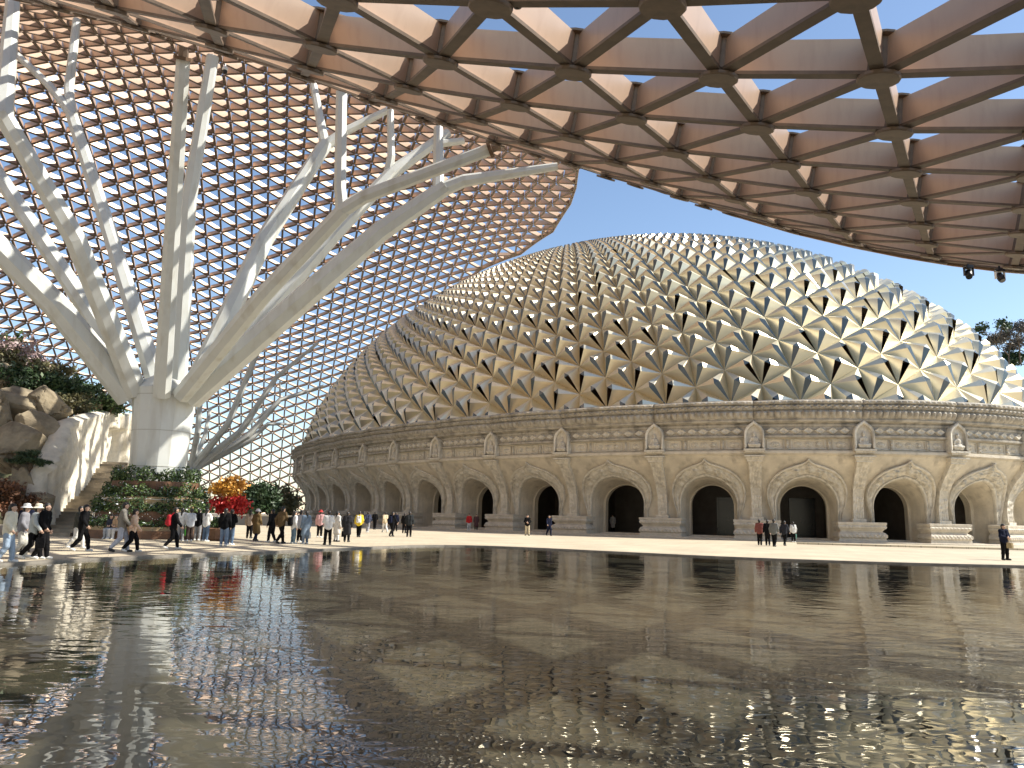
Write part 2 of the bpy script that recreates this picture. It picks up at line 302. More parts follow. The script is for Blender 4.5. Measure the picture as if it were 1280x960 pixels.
def bay_frame(ta, tb):
    A, B = epos(np.array(ta)), epos(np.array(tb)); d = B - A; L = float(np.linalg.norm(d)); x = d / L; y = np.array([-x[1], x[0]]); c = (A + B) / 2
    return Matrix(((x[0], y[0], 0, c[0]), (x[1], y[1], 0, c[1]), (0, 0, 1, 0), (0, 0, 0, 1))), L
BL = 8.5
ZP = [0, 1.67, 3.0, 3.7, 4.4, 5.0, 5.6, 6.2, 6.7, 7.0, 7.2]; YP = [2.7, 2.7, 2.68, 2.58, 2.34, 1.98, 1.52, 1.02, 0.58, 0.34, 0.28]
def ywall(z): return np.interp(z, ZP, YP)
def smooth_curve(pts, n):
    P = np.array(pts, float); d = np.r_[0, np.cumsum(np.linalg.norm(np.diff(P, axis=0), axis=1))]; q = np.linspace(0, d[-1], n); return np.stack([np.interp(q, d, P[:, 0]), np.interp(q, d, P[:, 1])], 1)
NU = 49
def arch_curve(hw, zs, za, n=NU, z0=0.0):   # jambs up to zs, half ellipse to apex za; n points left foot -> right foot
    th = np.linspace(PI, 0, 60); top = [(hw * math.cos(t), zs + (za - zs) * math.sin(t)) for t in th]
    return smooth_curve([(-hw, z0)] + top + [(hw, z0)], n)
half = [(0, 6.85), (0.22, 6.58), (0.55, 6.42), (1.2, 6.24), (2.0, 5.92), (2.65, 5.42), (3.08, 4.75), (3.22, 4.0), (3.1, 3.2), (2.85, 2.45), (2.72, 1.95), (2.75, 1.6)]
outer = smooth_curve([(-x, z) for x, z in half[::-1]] + half[1:], NU); k0 = NU // 2; outer[k0] = (0, 6.85)
inner = arch_curve(2.42, 2.95, 5.3, NU, 1.6); innerf = arch_curve(2.42, 2.95, 5.3, NU, 0.0); doorf = arch_curve(1.9, 2.85, 4.72, NU, 0.0)
def P3(c, dy=0.0): return np.stack([c[:, 0], ywall(c[:, 1]) + dy, c[:, 1]], 1)
# wall panel with the horseshoe opening
mb = MB(); ctr = np.array([0, 3.4]); rim = []
hx, zt_, zb_ = BL / 2, 7.2, 0.0
for p in outer:
    d = p - ctr; s = 1e9
    if abs(d[0]) > 1e-6: s = min(s, hx / abs(d[0]))
    if d[1] > 1e-6: s = min(s, (zt_ - ctr[1]) / d[1])
    if d[1] < -1e-6: s = min(s, (zb_ - ctr[1]) / d[1])
    rim.append(ctr + d * s)
rim = np.array(rim); rings = []
ic = int(np.argmin(np.linalg.norm(rim - np.array([-hx, zt_]), axis=1))); rim[ic] = (-hx, zt_); rim[NU - 1 - ic] = (hx, zt_)
rim[0] = (-hx, 0); rim[-1] = (hx, 0)
for k in range(9):
    q = outer + (rim - outer) * (k / 8); rings.append(P3(q))
mb.grid(np.array(rings)[:, ::-1])
wall_me = mb.mesh('wall_panel', [stone])
# arch surround: raised band with lips and carving
mb = MB(); prof = [(0, 0.0, 0), (0, -0.10, 0), (0.06, -0.16, 0), (0.16, -0.17, 0), (0.19, -0.06, 0), (0.27, -0.08, 1), (0.35, -0.10, 1), (0.43, -0.12, 1), (0.51, -0.13, 1), (0.59, -0.12, 1), (0.67, -0.10, 1), (0.75, -0.08, 1), (0.82, -0.07, 0.4), (0.85, -0.20, 0), (0.93, -0.24, 0), (0.985, -0.2, 0), (1.0, 0.02, 0)]
NS = 121
i2 = smooth_curve(inner, NS); o2 = smooth_curve(outer, NS); o2[NS // 2] = (0, 6.85); rows = []
for w, dy, cv in prof:
    q = i2 + (o2 - i2) * w; P = P3(q, dy * 1.75)
    if cv:
        u = np.linspace(0, 1, NS); amp = 0.06 + 0.28 * np.exp(-((np.abs(u - 0.5) - 0.0) / 0.03) ** 2) + 0.22 * np.exp(-((np.abs(u - 0.5) - 0.09) / 0.03) ** 2) + 0.13 * np.exp(-((np.abs(u - 0.5) - 0.19) / 0.06) ** 2)
        nz = np.abs(noise3(np.stack([u * 9, np.full(NS, w * 3.1), np.zeros(NS)], 1), 5, 3, 1.6)); P[:, 1] -= cv * amp * (0.35 + 1.9 * nz)
    rows.append(P)
mb.grid(np.array(rows)[:, ::-1])
sur_me = mb.mesh('arch_surround', [stone_carved], True)
# reveal (flaring tunnel) and floor, vestibule, door
mb = MB(); a = np.stack([innerf[:, 0], ywall(innerf[:, 1]) + 0.02, innerf[:, 1]], 1); c = np.stack([doorf[:, 0], np.full(NU, 5.1), doorf[:, 1]], 1)
mid = a * 0.35 + c * 0.65; mid[:, 0] *= 1.05
c2 = c.copy(); c2[:, 0] *= 1.06; c2[:, 2] = c2[:, 2] * 1.012; c2[:, 1] = 4.5
mb.grid(np.array([a, a * 0.7 + c2 * 0.3, mid * 0.5 + c2 * 0.5, c2])); mb.grid(np.array([c2, c2 * [0.943, 1, 0.988]])); mb.grid(np.array([c2 * [0.943, 1, 0.988], c]))
rev_me = mb.mesh('archway', [stone], False)
mb = MB(); mb.box((0, 3.95, 0.06), (4.7, 3.6, 0.12)); mb.box((0, 4.7, 0.18), (4.2, 2.0, 0.12)); sill_me = mb.mesh('threshold_step', [plinth_m])
mb = MB(); x, y0, y1, zt = 3.4, 5.101, 10.5, 5.6
fr = np.stack([doorf[:, 0], np.full(NU, y0), doorf[:, 1]], 1); ob = np.stack([np.clip(doorf[:, 0] * 4, -x, x), np.full(NU, y0 + 0.15), np.where(doorf[:, 1] > 3.2, zt, doorf[:, 1])], 1); mb.grid(np.array([fr, ob]))
mb.add([(-x, y0 + .1, .2), (x, y0 + .1, .2), (x, y1, .2), (-x, y1, .2), (-x, y0 + .1, zt), (x, y0 + .1, zt), (x, y1, zt), (-x, y1, zt)], [(0, 1, 2, 3), (7, 6, 5, 4), (1, 5, 6, 2), (3, 7, 4, 0), (2, 6, 7, 3)])
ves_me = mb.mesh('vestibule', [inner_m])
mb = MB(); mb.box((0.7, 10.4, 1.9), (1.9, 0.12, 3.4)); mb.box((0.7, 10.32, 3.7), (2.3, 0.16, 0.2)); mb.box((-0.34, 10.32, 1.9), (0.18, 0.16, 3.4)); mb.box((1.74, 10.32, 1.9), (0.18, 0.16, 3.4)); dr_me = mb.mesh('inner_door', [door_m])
# ledge under the frieze, frieze wall, backing of the diamond band
mb = MB(); 
for z0, z1, y in ((7.14, 7.24, 0.12), (7.24, 7.42, 0.0), (7.42, 7.5, 0.06)): mb.box((0, y + 0.6, (z0 + z1) / 2), (BL, 1.2, z1 - z0))
ledge_me = mb.mesh('ledge', [stone])
mb = MB(); mb.box((0, 1.0, 8.05), (BL, 1.2, 1.1)); mb.box((0, 0.9, 8.56), (BL, 1.12, 0.1)); frieze_me = mb.mesh('frieze_band', [stone])
# frieze panel: frame with rounded motifs
def panel_mesh(w, h, k):
    mb = MB(); t = 0.07
    for cx, cz, dx, dz in ((0, h / 2 - t / 2, w, t), (0, -h / 2 + t / 2, w, t), (-w / 2 + t / 2, 0, t, h - 2 * t), (w / 2 - t / 2, 0, t, h - 2 * t)): mb.box((cx, -0.04, cz), (dx, 0.08, dz))
    for i in range(k):
        cx = (i - (k - 1) / 2) * (w - 0.35) / k; rx = (w - 0.4) / k * 0.42; V = []; F = []
        for ri, (f, d) in enumerate(((1, 0), (0.8, -0.07), (0.62, -0.03), (0.4, -0.1), (0.0, -0.13))):
            for a_ in range(12): V.append((cx + rx * f * math.cos(a_ * PI / 6), d, h * 0.3 * f * math.sin(a_ * PI / 6)))
        for ri in range(4):
            for a_ in range(12): F.append((ri * 12 + a_, ri * 12 + (a_ + 1) % 12, (ri + 1) * 12 + (a_ + 1) % 12, (ri + 1) * 12 + a_))
        mb.add(V, F)
    return mb.mesh('frieze_panel', [stone_carved])
pan_s, pan_b = panel_mesh(1.35, 0.82, 1), panel_mesh(2.75, 0.82, 3)
mb = MB(); mb.box((0, -0.05, 0), (0.2, 0.1, 0.85)); mb.lathe([(0.0, -0.35), (0.12, -0.3), (0.06, -0.12), (0.13, 0.02), (0.07, 0.2), (0.11, 0.3), (0.0, 0.36)], (0, -0.12, 0), 8); post_me = mb.mesh('frieze_post', [stone_carved])
mb = MB(); mb.add([(-0.5, 0, 0), (0, 0, -0.33), (0.5, 0, 0), (0, 0, 0.33), (-0.36, -0.2, 0), (0, -0.2, -0.235), (0.36, -0.2, 0), (0, -0.2, 0.235), (0, -0.12, 0)], [(0, 1, 5, 4), (1, 2, 6, 5), (2, 3, 7, 6), (3, 0, 4, 7), (4, 5, 8), (5, 6, 8), (6, 7, 8), (7, 4, 8)]); dia_me = mb.mesh('rhombus_block', [stone_carved])
# niche with seated figure
ogee = [(0.82, 0), (0.82, 1.25), (0.78, 1.55), (0.62, 1.85), (0.36, 2.1), (0.1, 2.28), (0, 2.38)]
oc = np.array([(-x, z) for x, z in ogee] + ogee[::-1][1:]); ins_ = oc * [0.76, 0.84] + [0, 0.1]; ins_[0, 1] = ins_[-1, 1] = 0.12
def lay(c, y): return np.stack([c[:, 0], np.full(len(c), y), c[:, 1]], 1)
mb = MB(); mb.grid(np.array([lay(oc, 0.5), lay(oc, -0.22), lay(oc * [0.93, 0.955] + [0, 0.02], -0.3), lay(oc * [0.82, 0.88] + [0, 0.07], -0.27), lay(ins_, -0.24), lay(ins_, 0.02)])); b = len(mb.V); L_ = lay(ins_, 0.02); mb.add(L_, [tuple(range(len(L_)))])
mb.box((0, -0.05, -0.09), (1.75, 0.62, 0.18)); mb.box((0, -0.02, -0.24), (1.5, 0.5, 0.14)); niche_me = mb.mesh('niche', [stone_carved])
cp = [((-.36, -.1, .2), (.36, -.1, .2), .13, .13), ((-.42, -.16, .36), (.1, -.28, .34), .12, .09), ((.42, -.16, .36), (-.1, -.28, .34), .12, .09), ((0, -.08, .4), (0, -.08, .85), .2, .19), ((-.16, -.08, .86), (.16, -.08, .86), .12, .12), ((-.24, -.08, .86), (-.33, -.1, .58), .085, .075), ((.24, -.08, .86), (.33, -.1, .58), .085, .075), ((-.33, -.1, .58), (-.06, -.26, .46), .07, .055), ((.33, -.1, .58), (.06, -.26, .46), .07, .055), ((0, -.08, 1.0), (0, -.09, 1.12), .07, .07), ((0, -.1, 1.18), (0, -.1, 1.28), .12, .13), ((0, -.09, 1.42), (0, -.09, 1.45), .06, .05)]
Vf, Ff = sdf_caps(cp, 0.035, 0.05); fig_me = mesh('seated_figure', Vf, Ff, stone_carved, smooth=True)
# pilaster following the wall curve, plinth blocks
mb = MB(); zs = np.linspace(1.67, 6.95, 26)
def pil(w, dy): return np.array([[(s_ * w(z), ywall(z) - dy, z) for z in zs] for s_ in (-1, 1)])
w0 = lambda z: 0.42 + 0.13 * max(0, (z - 3.5) / 3.4)
PD = 0.34
L1, L2 = np.array([(-w0(z), ywall(z) + 0.25, z) for z in zs]), np.array([(-w0(z), ywall(z) - 0.2, z) for z in zs]); R1, R2 = L1 * [-1, 1, 1], L2 * [-1, 1, 1]
xs = np.linspace(-1, 1, 9); body = []
for xx in xs: body.append([(xx * w0(z) , ywall(z) - PD - (0.06 * (1 + math.sin(z * 9 + xx * 5) * math.cos(xx * 7 - z * 4)) if abs(xx) < 0.8 and (z < 3.6 or z > 4.6) else (0.06 if abs(xx) >= 0.8 else 0.0)), z) for z in zs])
mb.grid(np.array([L1] + [np.array(b_) for b_ in body] + [R1]))
mb.box((0, 0.42, 6.86), (1.5, 0.75, 0.2)); mb.box((0, 0.62, 6.66), (1.3, 0.9, 0.2)); mb.box((0, 0.30, 7.02), (1.72, 0.9, 0.12)); mb.box((0, 2.42, 1.8), (1.1, 0.6, 0.3))
pil_me = mb.mesh('pilaster', [stone_carved])
def plinth_mesh(hw):
    mb = MB(); pr = [(0.0, -0.02, 0), (0.16, -0.02, 0), (0.17, 0.06, 0), (0.3, 0.06, 0), (0.36, 0.12, .05), (0.5, 0.0, .09), (0.66, 0.02, .1), (0.82, 0.12, .06), (0.9, 0.26, 0), (1.0, 0.28, 0.0), (1.06, 0.2, 0), (1.12, 0.18, 0.0), (1.2, 0.06, .05), (1.34, 0.02, .06), (1.46, 0.08, .03), (1.5, 0.02, 0), (1.68, 0.0, 0), (1.7, 0.12, 0)]
    sx = np.linspace(-1, 1, 86); rows = []
    for z, ins, am in pr:
        w = hw - ins; r = []
        for u in sx: r.append((u * w, 1.5 + ins - am * abs(math.sin((u * hw + z * 0.9) * PI / 0.34)), z))
        rows.append([(-w, 3.2, z)] + r + [(w, 3.2, z)])
    P = np.array(rows); mb.grid(P); mb.add(P[-1], [tuple(range(P.shape[1]))]); return mb.mesh('plinth', [plinth_m])
plin_me = plinth_mesh(1.95)
CPROF = [(9.80, 0.35, 0), (9.90, -0.10, 0), (10.02, -0.17, 0), (10.1, -0.1, 0), (10.16, -0.1, 0), (10.22, -0.18, .05), (10.42, -0.26, .13), (10.62, -0.33, .14), (10.76, -0.3, .06), (10.8, -0.18, 0), (10.86, -0.2, 0), (10.92, -0.3, .06), (11.08, -0.36, .12), (11.22, -0.38, .08), (11.28, -0.28, 0), (11.34, -0.42, 0), (11.42, -0.46, .05), (11.56, -0.48, .05), (11.62, -0.42, 0), (11.7, -0.38, 0), (11.72, 2.2, 0)]
def bow(s, L): return 0.62 * max(0.0, math.cos(PI * s / L)) ** 0.55
def cornice_mesh(L):
    n = 150; S_ = np.linspace(-L / 2, L / 2, n); bw = np.array([bow(s, L) for s in S_]); pit = L / 16; bd = np.abs(np.sin(S_ * PI / pit)); bd2 = np.abs(np.sin(S_ * PI / pit + PI / 2))
    rows = [np.stack([S_, 0.35 + o - bw - am * (bd if i % 2 or z < 10.8 else bd2) * 2.2, np.full(n, z)], 1) for i, (z, o, am) in enumerate(CPROF)]
    mb = MB(); mb.grid(np.array(rows)); n2 = 40; S_ = np.linspace(-L / 2, L / 2, n2); bw = np.array([bow(s, L) for s in S_])
    mb.grid(np.array([np.stack([S_, 0.62 - bw * 0.8 + dy, np.full(n2, z)], 1) for z, dy in ((8.55, 0.0), (8.6, -0.22), (8.74, -0.24), (8.8, -0.06), (8.84, 0.0), (9.5, -0.02), (9.54, -0.1), (9.66, -0.14), (9.8, -0.05), (9.86, 0.1))]))
    return mb.mesh('cornice', [stone_dark])
TR = Matrix.Translation
for i in range(len(TJ) - 1):
    Mx, L = bay_frame(TJ[i], TJ[i + 1]); sc = Matrix.Diagonal((L / BL, 1, 1, 1)); MS = Mx @ sc
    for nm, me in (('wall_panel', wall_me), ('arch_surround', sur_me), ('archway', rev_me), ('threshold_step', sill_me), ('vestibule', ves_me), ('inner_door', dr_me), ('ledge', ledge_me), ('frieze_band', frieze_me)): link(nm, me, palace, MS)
    cm = cornice_mesh(L); link('cornice', cm, palace, Mx)
    q = L / BL
    link('frieze_panel', pan_s, palace, Mx @ TR((-2.55 * q, 0.4, 8.03))); link('frieze_panel', pan_b, palace, Mx @ TR((0, 0.4, 8.03))); link('frieze_panel', pan_s, palace, Mx @ TR((2.55 * q, 0.4, 8.03)))
    for s_ in (-1, 1): link('frieze_post', post_me, palace, Mx @ TR((s_ * 1.62 * q, 0.4, 8.03)))
    for k in range(7):
        s_ = (k - 3) * (L - 1.9) / 7; e = 0.02; dy = (bow(s_ + e, L) - bow(s_ - e, L)) / (2 * e) * 0.8
        link('rhombus_block', dia_me, palace, Mx @ TR((s_, 0.60 - bow(s_, L) * 0.8, 9.16)) @ Matrix.Rotation(-math.atan(dy), 4, 'Z'))
for i in range(len(TJ)):
    t = TJ[i]; e = 1e-3; A, B = epos(np.array(t - e)), epos(np.array(t + e)); x = (B - A) / np.linalg.norm(B - A); c = epos(np.array(t))
    Mx = Matrix(((x[0], -x[1], 0, c[0]), (x[1], x[0], 0, c[1]), (0, 0, 1, 0), (0, 0, 0, 1)))
    link('pilaster', pil_me, palace, Mx); link('plinth', plin_me, palace, Mx)
    nc = link('niche', niche_me, palace, Mx @ TR((0, 0.12, 7.62))); link('seated_figure', fig_me, nc)
# plain rear wall (out of sight) closes the ring, platform step all round
tr_ = np.linspace(TJ[-1], TJ[0] + 2 * PI, 90); rows = []
for z, r in ((0, -2.7), (3, -2.7), (5, -2.0), (7.1, -0.2), (7.5, 0), (7.6, -0.4), (10, -0.2), (11.7, 0.2), (11.72, -2.0)):
    e = epos(tr_, EA + r, EB + r); rows.append(np.c_[e, np.full(len(tr_), z)])
MB().grid(np.array(rows)).build('rear_wall', [stone], palace)
tr_ = np.linspace(0, 2 * PI, 260); rows = []
for z, r in ((0.0, -0.55), (0.09, -0.55), (0.095, -5.6)): e = epos(tr_, EA + r, EB + r); rows.append(np.c_[e, np.full(len(tr_), z)])
MB().grid(np.array(rows)).build('base_step', [plinth_m], palace)

fe = [ground_at(996, 680.3), ground_at(1150, 684.6), ground_at(1300, 688.6)]; bk = [np.array([p[0] * 1.0 + 1.5, 57.5, 0]) for p in fe]; fe = fe + [np.array([48.0, fe[-1][1], 0])]; bk = bk + [np.array([50.0, 57.5, 0])]
V = [(*p[:2], 0.002) for p in fe] + [(*p[:2], 0.13) for p in fe] + [(*p[:2], 0.13) for p in bk]; nf = len(fe); F = [(r * nf + k, r * nf + k + 1, (r + 1) * nf + k + 1, (r + 1) * nf + k) for r in range(2) for k in range(nf - 1)]
link('platform', mesh('platform', V, F, pave), kind='structure')
# ---- dome
dome = link('dome', None, palace)
ZB, ZT, DN, DM_, INS = 10.2, 44.17, 1.9232, 1.6178, 1.9
DA, DB = EA - INS, EB - INS
MC = 116
ww = np.linspace(0, 1, 4001); zz = 1 - (1 - ww) ** 2
rho = np.maximum(1 - zz ** DM_, 0) ** (1 / DN); Z_ = ZB + (ZT - 0.9 - ZB) * zz
Rm = (DA + DB) / 2; plen = np.r_[0, np.cumsum(np.hypot(np.diff(rho * Rm), np.diff(Z_)))]
circ = arc[4000] * Rm / ((EA + EB) / 2)
rowsv = [0.0]
while True:
    s = rowsv[-1]; r = np.interp(s, plen, rho); st = r * circ / MC / math.sqrt(3)
    if st < 0.16 or s + st > plen[-1]: break
    rowsv.append(s + st)
NR = len(rowsv); rr = np.interp(rowsv, plen, rho); rz = np.interp(rowsv, plen, Z_)
PH = 0.0
ct_ = t_of(np.linspace(0, arc[4000], MC, endpoint=False) + PH)
def dnode(c, r):
    t = ct_[c % MC]; x, y = DA * rr[r] * math.cos(t), DB * rr[r] * math.sin(t); return np.array([ECX + CT * x - ST * y, ECY + ST * x + CT * y, rz[r]])
ND = np.array([[dnode(c, r) for r in range(NR)] for c in range(MC)])
dcen = np.array([ECX, ECY, 0.0]); units = []
for c in range(MC):
    for r in range(NR - 2):
        if (c + r) % 2: continue
        A, B = ND[c, r], ND[c, r + 2]
        for s_ in (1, -1):
            C = ND[(c + s_) % MC, r + 1]; tri = [A, C, B] if s_ > 0 else [A, B, C]; units.append((tri, r, c, s_))
UF = [(0, 1, 3), (1, 2, 4), (2, 0, 5), (0, 3, 5), (1, 4, 3), (2, 5, 4), (3, 4, 5)]
recs = []
for tri, r, c, s_ in units:
    A, B, C = tri; nv = np.cross(B - A, C - A); ar = np.linalg.norm(nv); nv = nv / ar; side = math.sqrt(ar / 0.866); G = (A + B + C) / 3; hgt = 0.37 * side; up = G + nv * hgt
    tip = lambda p, q: up + ((p + q) / 2 - G) * 0.34
    V = [A, B, C, tip(A, B), tip(B, C), tip(C, A)]
    op = (random.random() < (0.32 if r < 12 else 0.03))
    V = [v - nv * 0.0 for v in V]
    recs.append((V, G, nv, op))
Gs = np.array([q[1] for q in recs]); Ns = np.array([q[2] for q in recs]); px, py, yc = project(Gs); view = np.array([0, 0, CAM_H]) - Gs; dist = np.linalg.norm(view, axis=1)
vis = (px > -10) & (px < 1300) & (py < 530) & ((Ns * view).sum(1) / dist > 0.02) & (Gs[:, 2] > 11.2)
area = np.where(vis, (Ns * view).sum(1) / dist ** 3 * 1e4 * np.array([np.linalg.norm(q[0][1] - q[0][0]) ** 2 for q in recs]), 0); near = set(np.argsort(-area)[:295])
big = MB()
def unit_faces(V, op):
    f = [UF[0], UF[1], UF[2], UF[4], UF[5], UF[6]]; m = [0] * 5 + [1]
    if not op: f.append(UF[3]); m.append(1)
    return f, m
for i, (V, G, nv, op) in enumerate(recs):
    f, m = unit_faces(V, op)
    if i in near:
        me = mesh('pyramid_panel', np.array(V) - G, f, [champ, glassd], m); link('pyramid_panel', me, dome, Matrix.Translation(G))
    else:
        b = len(big.V); big.V.extend([tuple(v) for v in V]); big.F.extend([tuple(k + b for k in q) for q in f]); big.M.extend(m)
big.build('pyramid_panels', [champ, glassd], dome, kind='stuff')
# inner lining seen through open facets
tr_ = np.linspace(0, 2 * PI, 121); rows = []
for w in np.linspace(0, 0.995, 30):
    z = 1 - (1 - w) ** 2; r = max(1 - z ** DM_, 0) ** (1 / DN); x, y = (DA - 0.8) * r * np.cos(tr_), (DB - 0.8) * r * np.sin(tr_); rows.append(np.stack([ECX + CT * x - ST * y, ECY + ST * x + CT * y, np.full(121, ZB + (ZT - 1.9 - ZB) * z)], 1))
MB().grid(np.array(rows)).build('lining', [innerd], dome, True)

# ================================================================== CANOPY (triangulated grid shell)
def zq(X, Y):
    x = X / 10; y = (Y - 20) / 10; return 12.8554 - 1.9122 * x + 3.1952 * y + .4108 * x * x - 1.1608 * x * y + .6227 * y * y
ctl = [(x, y, zq(x, y)) for x in np.arange(-9, 22, 3.) for y in np.arange(8, 31, 3.)]
ctl += [(-59, 96.5, 59), (-40, 100, 58), (-45, 120, 57), (-50, 134, 52), (-56, 161, 41), (-68, 198, 27), (-78, 232, 2), (8.4, 128, 56), (2, 158, 55), (-95, 167, 34), (-83, 122, 52), (-110, 205, 8), (-125, 150, 25),
        (-20, 200, 36), (-30, 238, 8), (0, 195, 42), (-20, 50, 37.5), (-25, 65, 47), (-30, 80, 54.5), (0, 60, 36), (6, 64, 34), (10, 90, 48), (12, 110, 54), (-60, 60, 46), (-60, 35, 31), (-60, 80, 55), (-95, 90, 50),
        (-30, 30, 25), (-40, 15, 17), (-100, 50, 32), (-14, 37, 26.3), (-6, 33, 20.6), (-4, 45, 28.5), (-24, 38, 29)]
CT_ = np.array(ctl, float)
def tps(C, lam=1e-4):
    n = len(C); x = C[:, :2] / 50; d = np.linalg.norm(x[:, None] - x[None], axis=2); K = np.where(d > 0, d * d * np.log(d + 1e-12), 0) + lam * np.eye(n); Pm = np.c_[np.ones(n), x]
    w = np.linalg.solve(np.block([[K, Pm], [Pm.T, np.zeros((3, 3))]]), np.r_[C[:, 2], 0, 0, 0])
    def g(X, Y):
        q = np.stack([np.asarray(X, float).ravel(), np.asarray(Y, float).ravel()], 1) / 50; d = np.linalg.norm(q[:, None] - x[None], axis=2)
        return (np.where(d > 0, d * d * np.log(d + 1e-12), 0) @ w[:n] + w[n] + q @ w[n + 1:]).reshape(np.shape(X))
    return g
CZ = tps(CT_)
EK = np.array([3.0242, -.7318]); O0 = np.array([-6.593, 14.25]); AMIN, AMAX, BMIN, BMAX = -8, 76, -50, 40
aa = np.arange(AMIN, AMAX); ang = np.radians(109.6 - 3.0 * np.clip((aa - 8) / 14, 0, 1)); stp = np.stack([np.cos(ang), np.sin(ang)], 1) * np.where(aa < 8, 3.806, 3.6)[:, None]
cum = np.concatenate([[[0, 0]], np.cumsum(stp, 0)])[:-1]; cum = cum - cum[aa == 0]; bb = np.arange(BMIN, BMAX)
XY = O0 + cum[:, None] + bb[None, :, None] * EK
EDGE = np.array([(60, 27.5), (48, 29), (30, 31.5), (22, 33), (16, 34.5), (11, 36.5), (8, 40), (6.5, 48), (7, 62), (8, 80), (9, 100), (9.5, 113), (9.8, 120.6), (9.5, 128.1), (7.2, 142.9), (1.1, 154.2), (-7.5, 159.6), (-16, 172), (-22, 200), (-28, 262)], float)
def edge_sd(P):     # signed distance to the free edge, positive under the canopy (left of it), and the closest point
    best = np.full(P.shape[:-1], 1e9); cl = np.zeros_like(P); sg = np.zeros(P.shape[:-1])
    for A, B in zip(EDGE[:-1], EDGE[1:]):
        d = B - A; t = np.clip(((P - A) @ d) / (d @ d), 0, 1); q = A + t[..., None] * d; r = np.linalg.norm(P - q, axis=-1); m = r < best
        best = np.where(m, r, best); cl = np.where(m[..., None], q, cl); cr = d[0] * (P[..., 1] - A[1]) - d[1] * (P[..., 0] - A[0]); sg = np.where(m, np.sign(cr), sg)
    return best * sg, cl
sd, cl = edge_sd(XY); keep = sd > -1.7; snap = np.abs(sd) <= 1.7; XY = np.where((keep & snap)[..., None], cl, XY)
CZn = CZ(XY[..., 0], XY[..., 1]); keep &= (XY[..., 0] > -150) & (XY[..., 0] < 52) & (XY[..., 1] > -14) & (CZn > -1.5); CZn = np.maximum(CZn, 0.25)
keep &= ~((XY[..., 1] < 10) & (XY[..., 0] < -45))
NOD = np.dstack([XY, CZn]); e = 0.3
gx = (CZ(XY[..., 0] + e, XY[..., 1]) - CZ(XY[..., 0] - e, XY[..., 1])) / (2 * e); gy = (CZ(XY[..., 0], XY[..., 1] + e) - CZ(XY[..., 0], XY[..., 1] - e)) / (2 * e)
NRM = np.dstack([-gx, -gy, np.ones_like(gx)]); NRM /= np.linalg.norm(NRM, axis=2)[..., None]
canopy = thing('lattice_canopy', 'sweeping rose bronze triangular lattice canopy arching over the pool and plaza', 'canopy')
BW, BD, TRIM = 0.26, 0.74, 0.24
beams = []; na, nb = keep.shape
for i in range(na):
    for j in range(nb):
        if not keep[i, j]: continue
        for di, dj in ((1, 0), (0, 1), (1, 1)):
            u, v = i + di, j + dj
            if u < na and v < nb and keep[u, v]:
                A, B = NOD[i, j], NOD[u, v]; L = np.linalg.norm(B - A)
                if 0.9 < L < 9.0: beams.append((A, B, (NRM[i, j] + NRM[u, v]) / 2, L))
BA = np.array([b[0] for b in beams]); BB = np.array([b[1] for b in beams]); BN = np.array([b[2] for b in beams])
D_ = BB - BA; Ls = np.linalg.norm(D_, axis=1); D_ /= Ls[:, None]; BN -= D_ * (BN * D_).sum(1)[:, None]; BN /= np.linalg.norm(BN, axis=1)[:, None]; SD = np.cross(D_, BN)
P0 = BA + D_ * TRIM; P1 = BB - D_ * TRIM
def beam_verts(k, org=0):
    s = SD[k] * (BW + 0.1 * min(1, max(0, (P0[k][1] - 40) / 40))) / 2; f = SD[k] * 0.05; nv = BN[k]; lo = 0.07; BD_ = BD + float(np.interp(P0[k][1], [40, 60, 120, 170, 220], [0, 0.38, 0.34, -0.08, -0.2]))
    out = []
    for P in (P0[k], P1[k]): out += [P - s, P + s, P + s + nv * lo, P + f + nv * (lo + 0.01), P + f + nv * BD_, P - f + nv * BD_, P - f + nv * (lo + 0.01), P - s + nv * lo]
    return np.array(out) - org
BF = [tuple((k, (k + 1) % 8, 8 + (k + 1) % 8, 8 + k)) for k in range(8)] + [(7, 6, 3, 2, 1, 0)[::1], (5, 4, 3, 6)[::-1], (8, 9, 10, 11, 14, 15), (14, 11, 12, 13)]
BMI = [1, 1, 0, 0, 0, 0, 0, 1, 1, 0, 1, 0]
ax_, ay_, ad_ = project(P0); bx_, by_, bd_ = project(P1); mid_ = (P0 + P1) / 2
inf = (np.nan_to_num(np.maximum(ax_, bx_), nan=-1) > 0) & (np.nan_to_num(np.minimum(ax_, bx_), nan=9e3) < 1280) & (np.nan_to_num(np.maximum(ay_, by_), nan=-1) > -20) & (np.minimum(ad_, bd_) > 1)
siz = np.where(inf, Ls / np.maximum(np.linalg.norm(mid_, axis=1), 3), 0); hid = (mid_[:, 1] > 38) & (mid_[:, 1] < 88); siz[hid] = 0; nearb = set(np.argsort(-siz)[:298])
V = []; F = []
for k in range(len(beams)):
    if k in nearb and siz[k] > 0:
        me = mesh('beam', beam_verts(k, mid_[k]), BF, [copper, flange], BMI); link('beam', me, canopy, Matrix.Translation(mid_[k]))
    else:
        b = len(V); V.extend(beam_verts(k)); F.extend([tuple(i + b for i in f) for f in BF])
link('beams', mesh('beams', V, F, [copper, flange], BMI * (len(F) // len(BF))), canopy, kind='stuff')
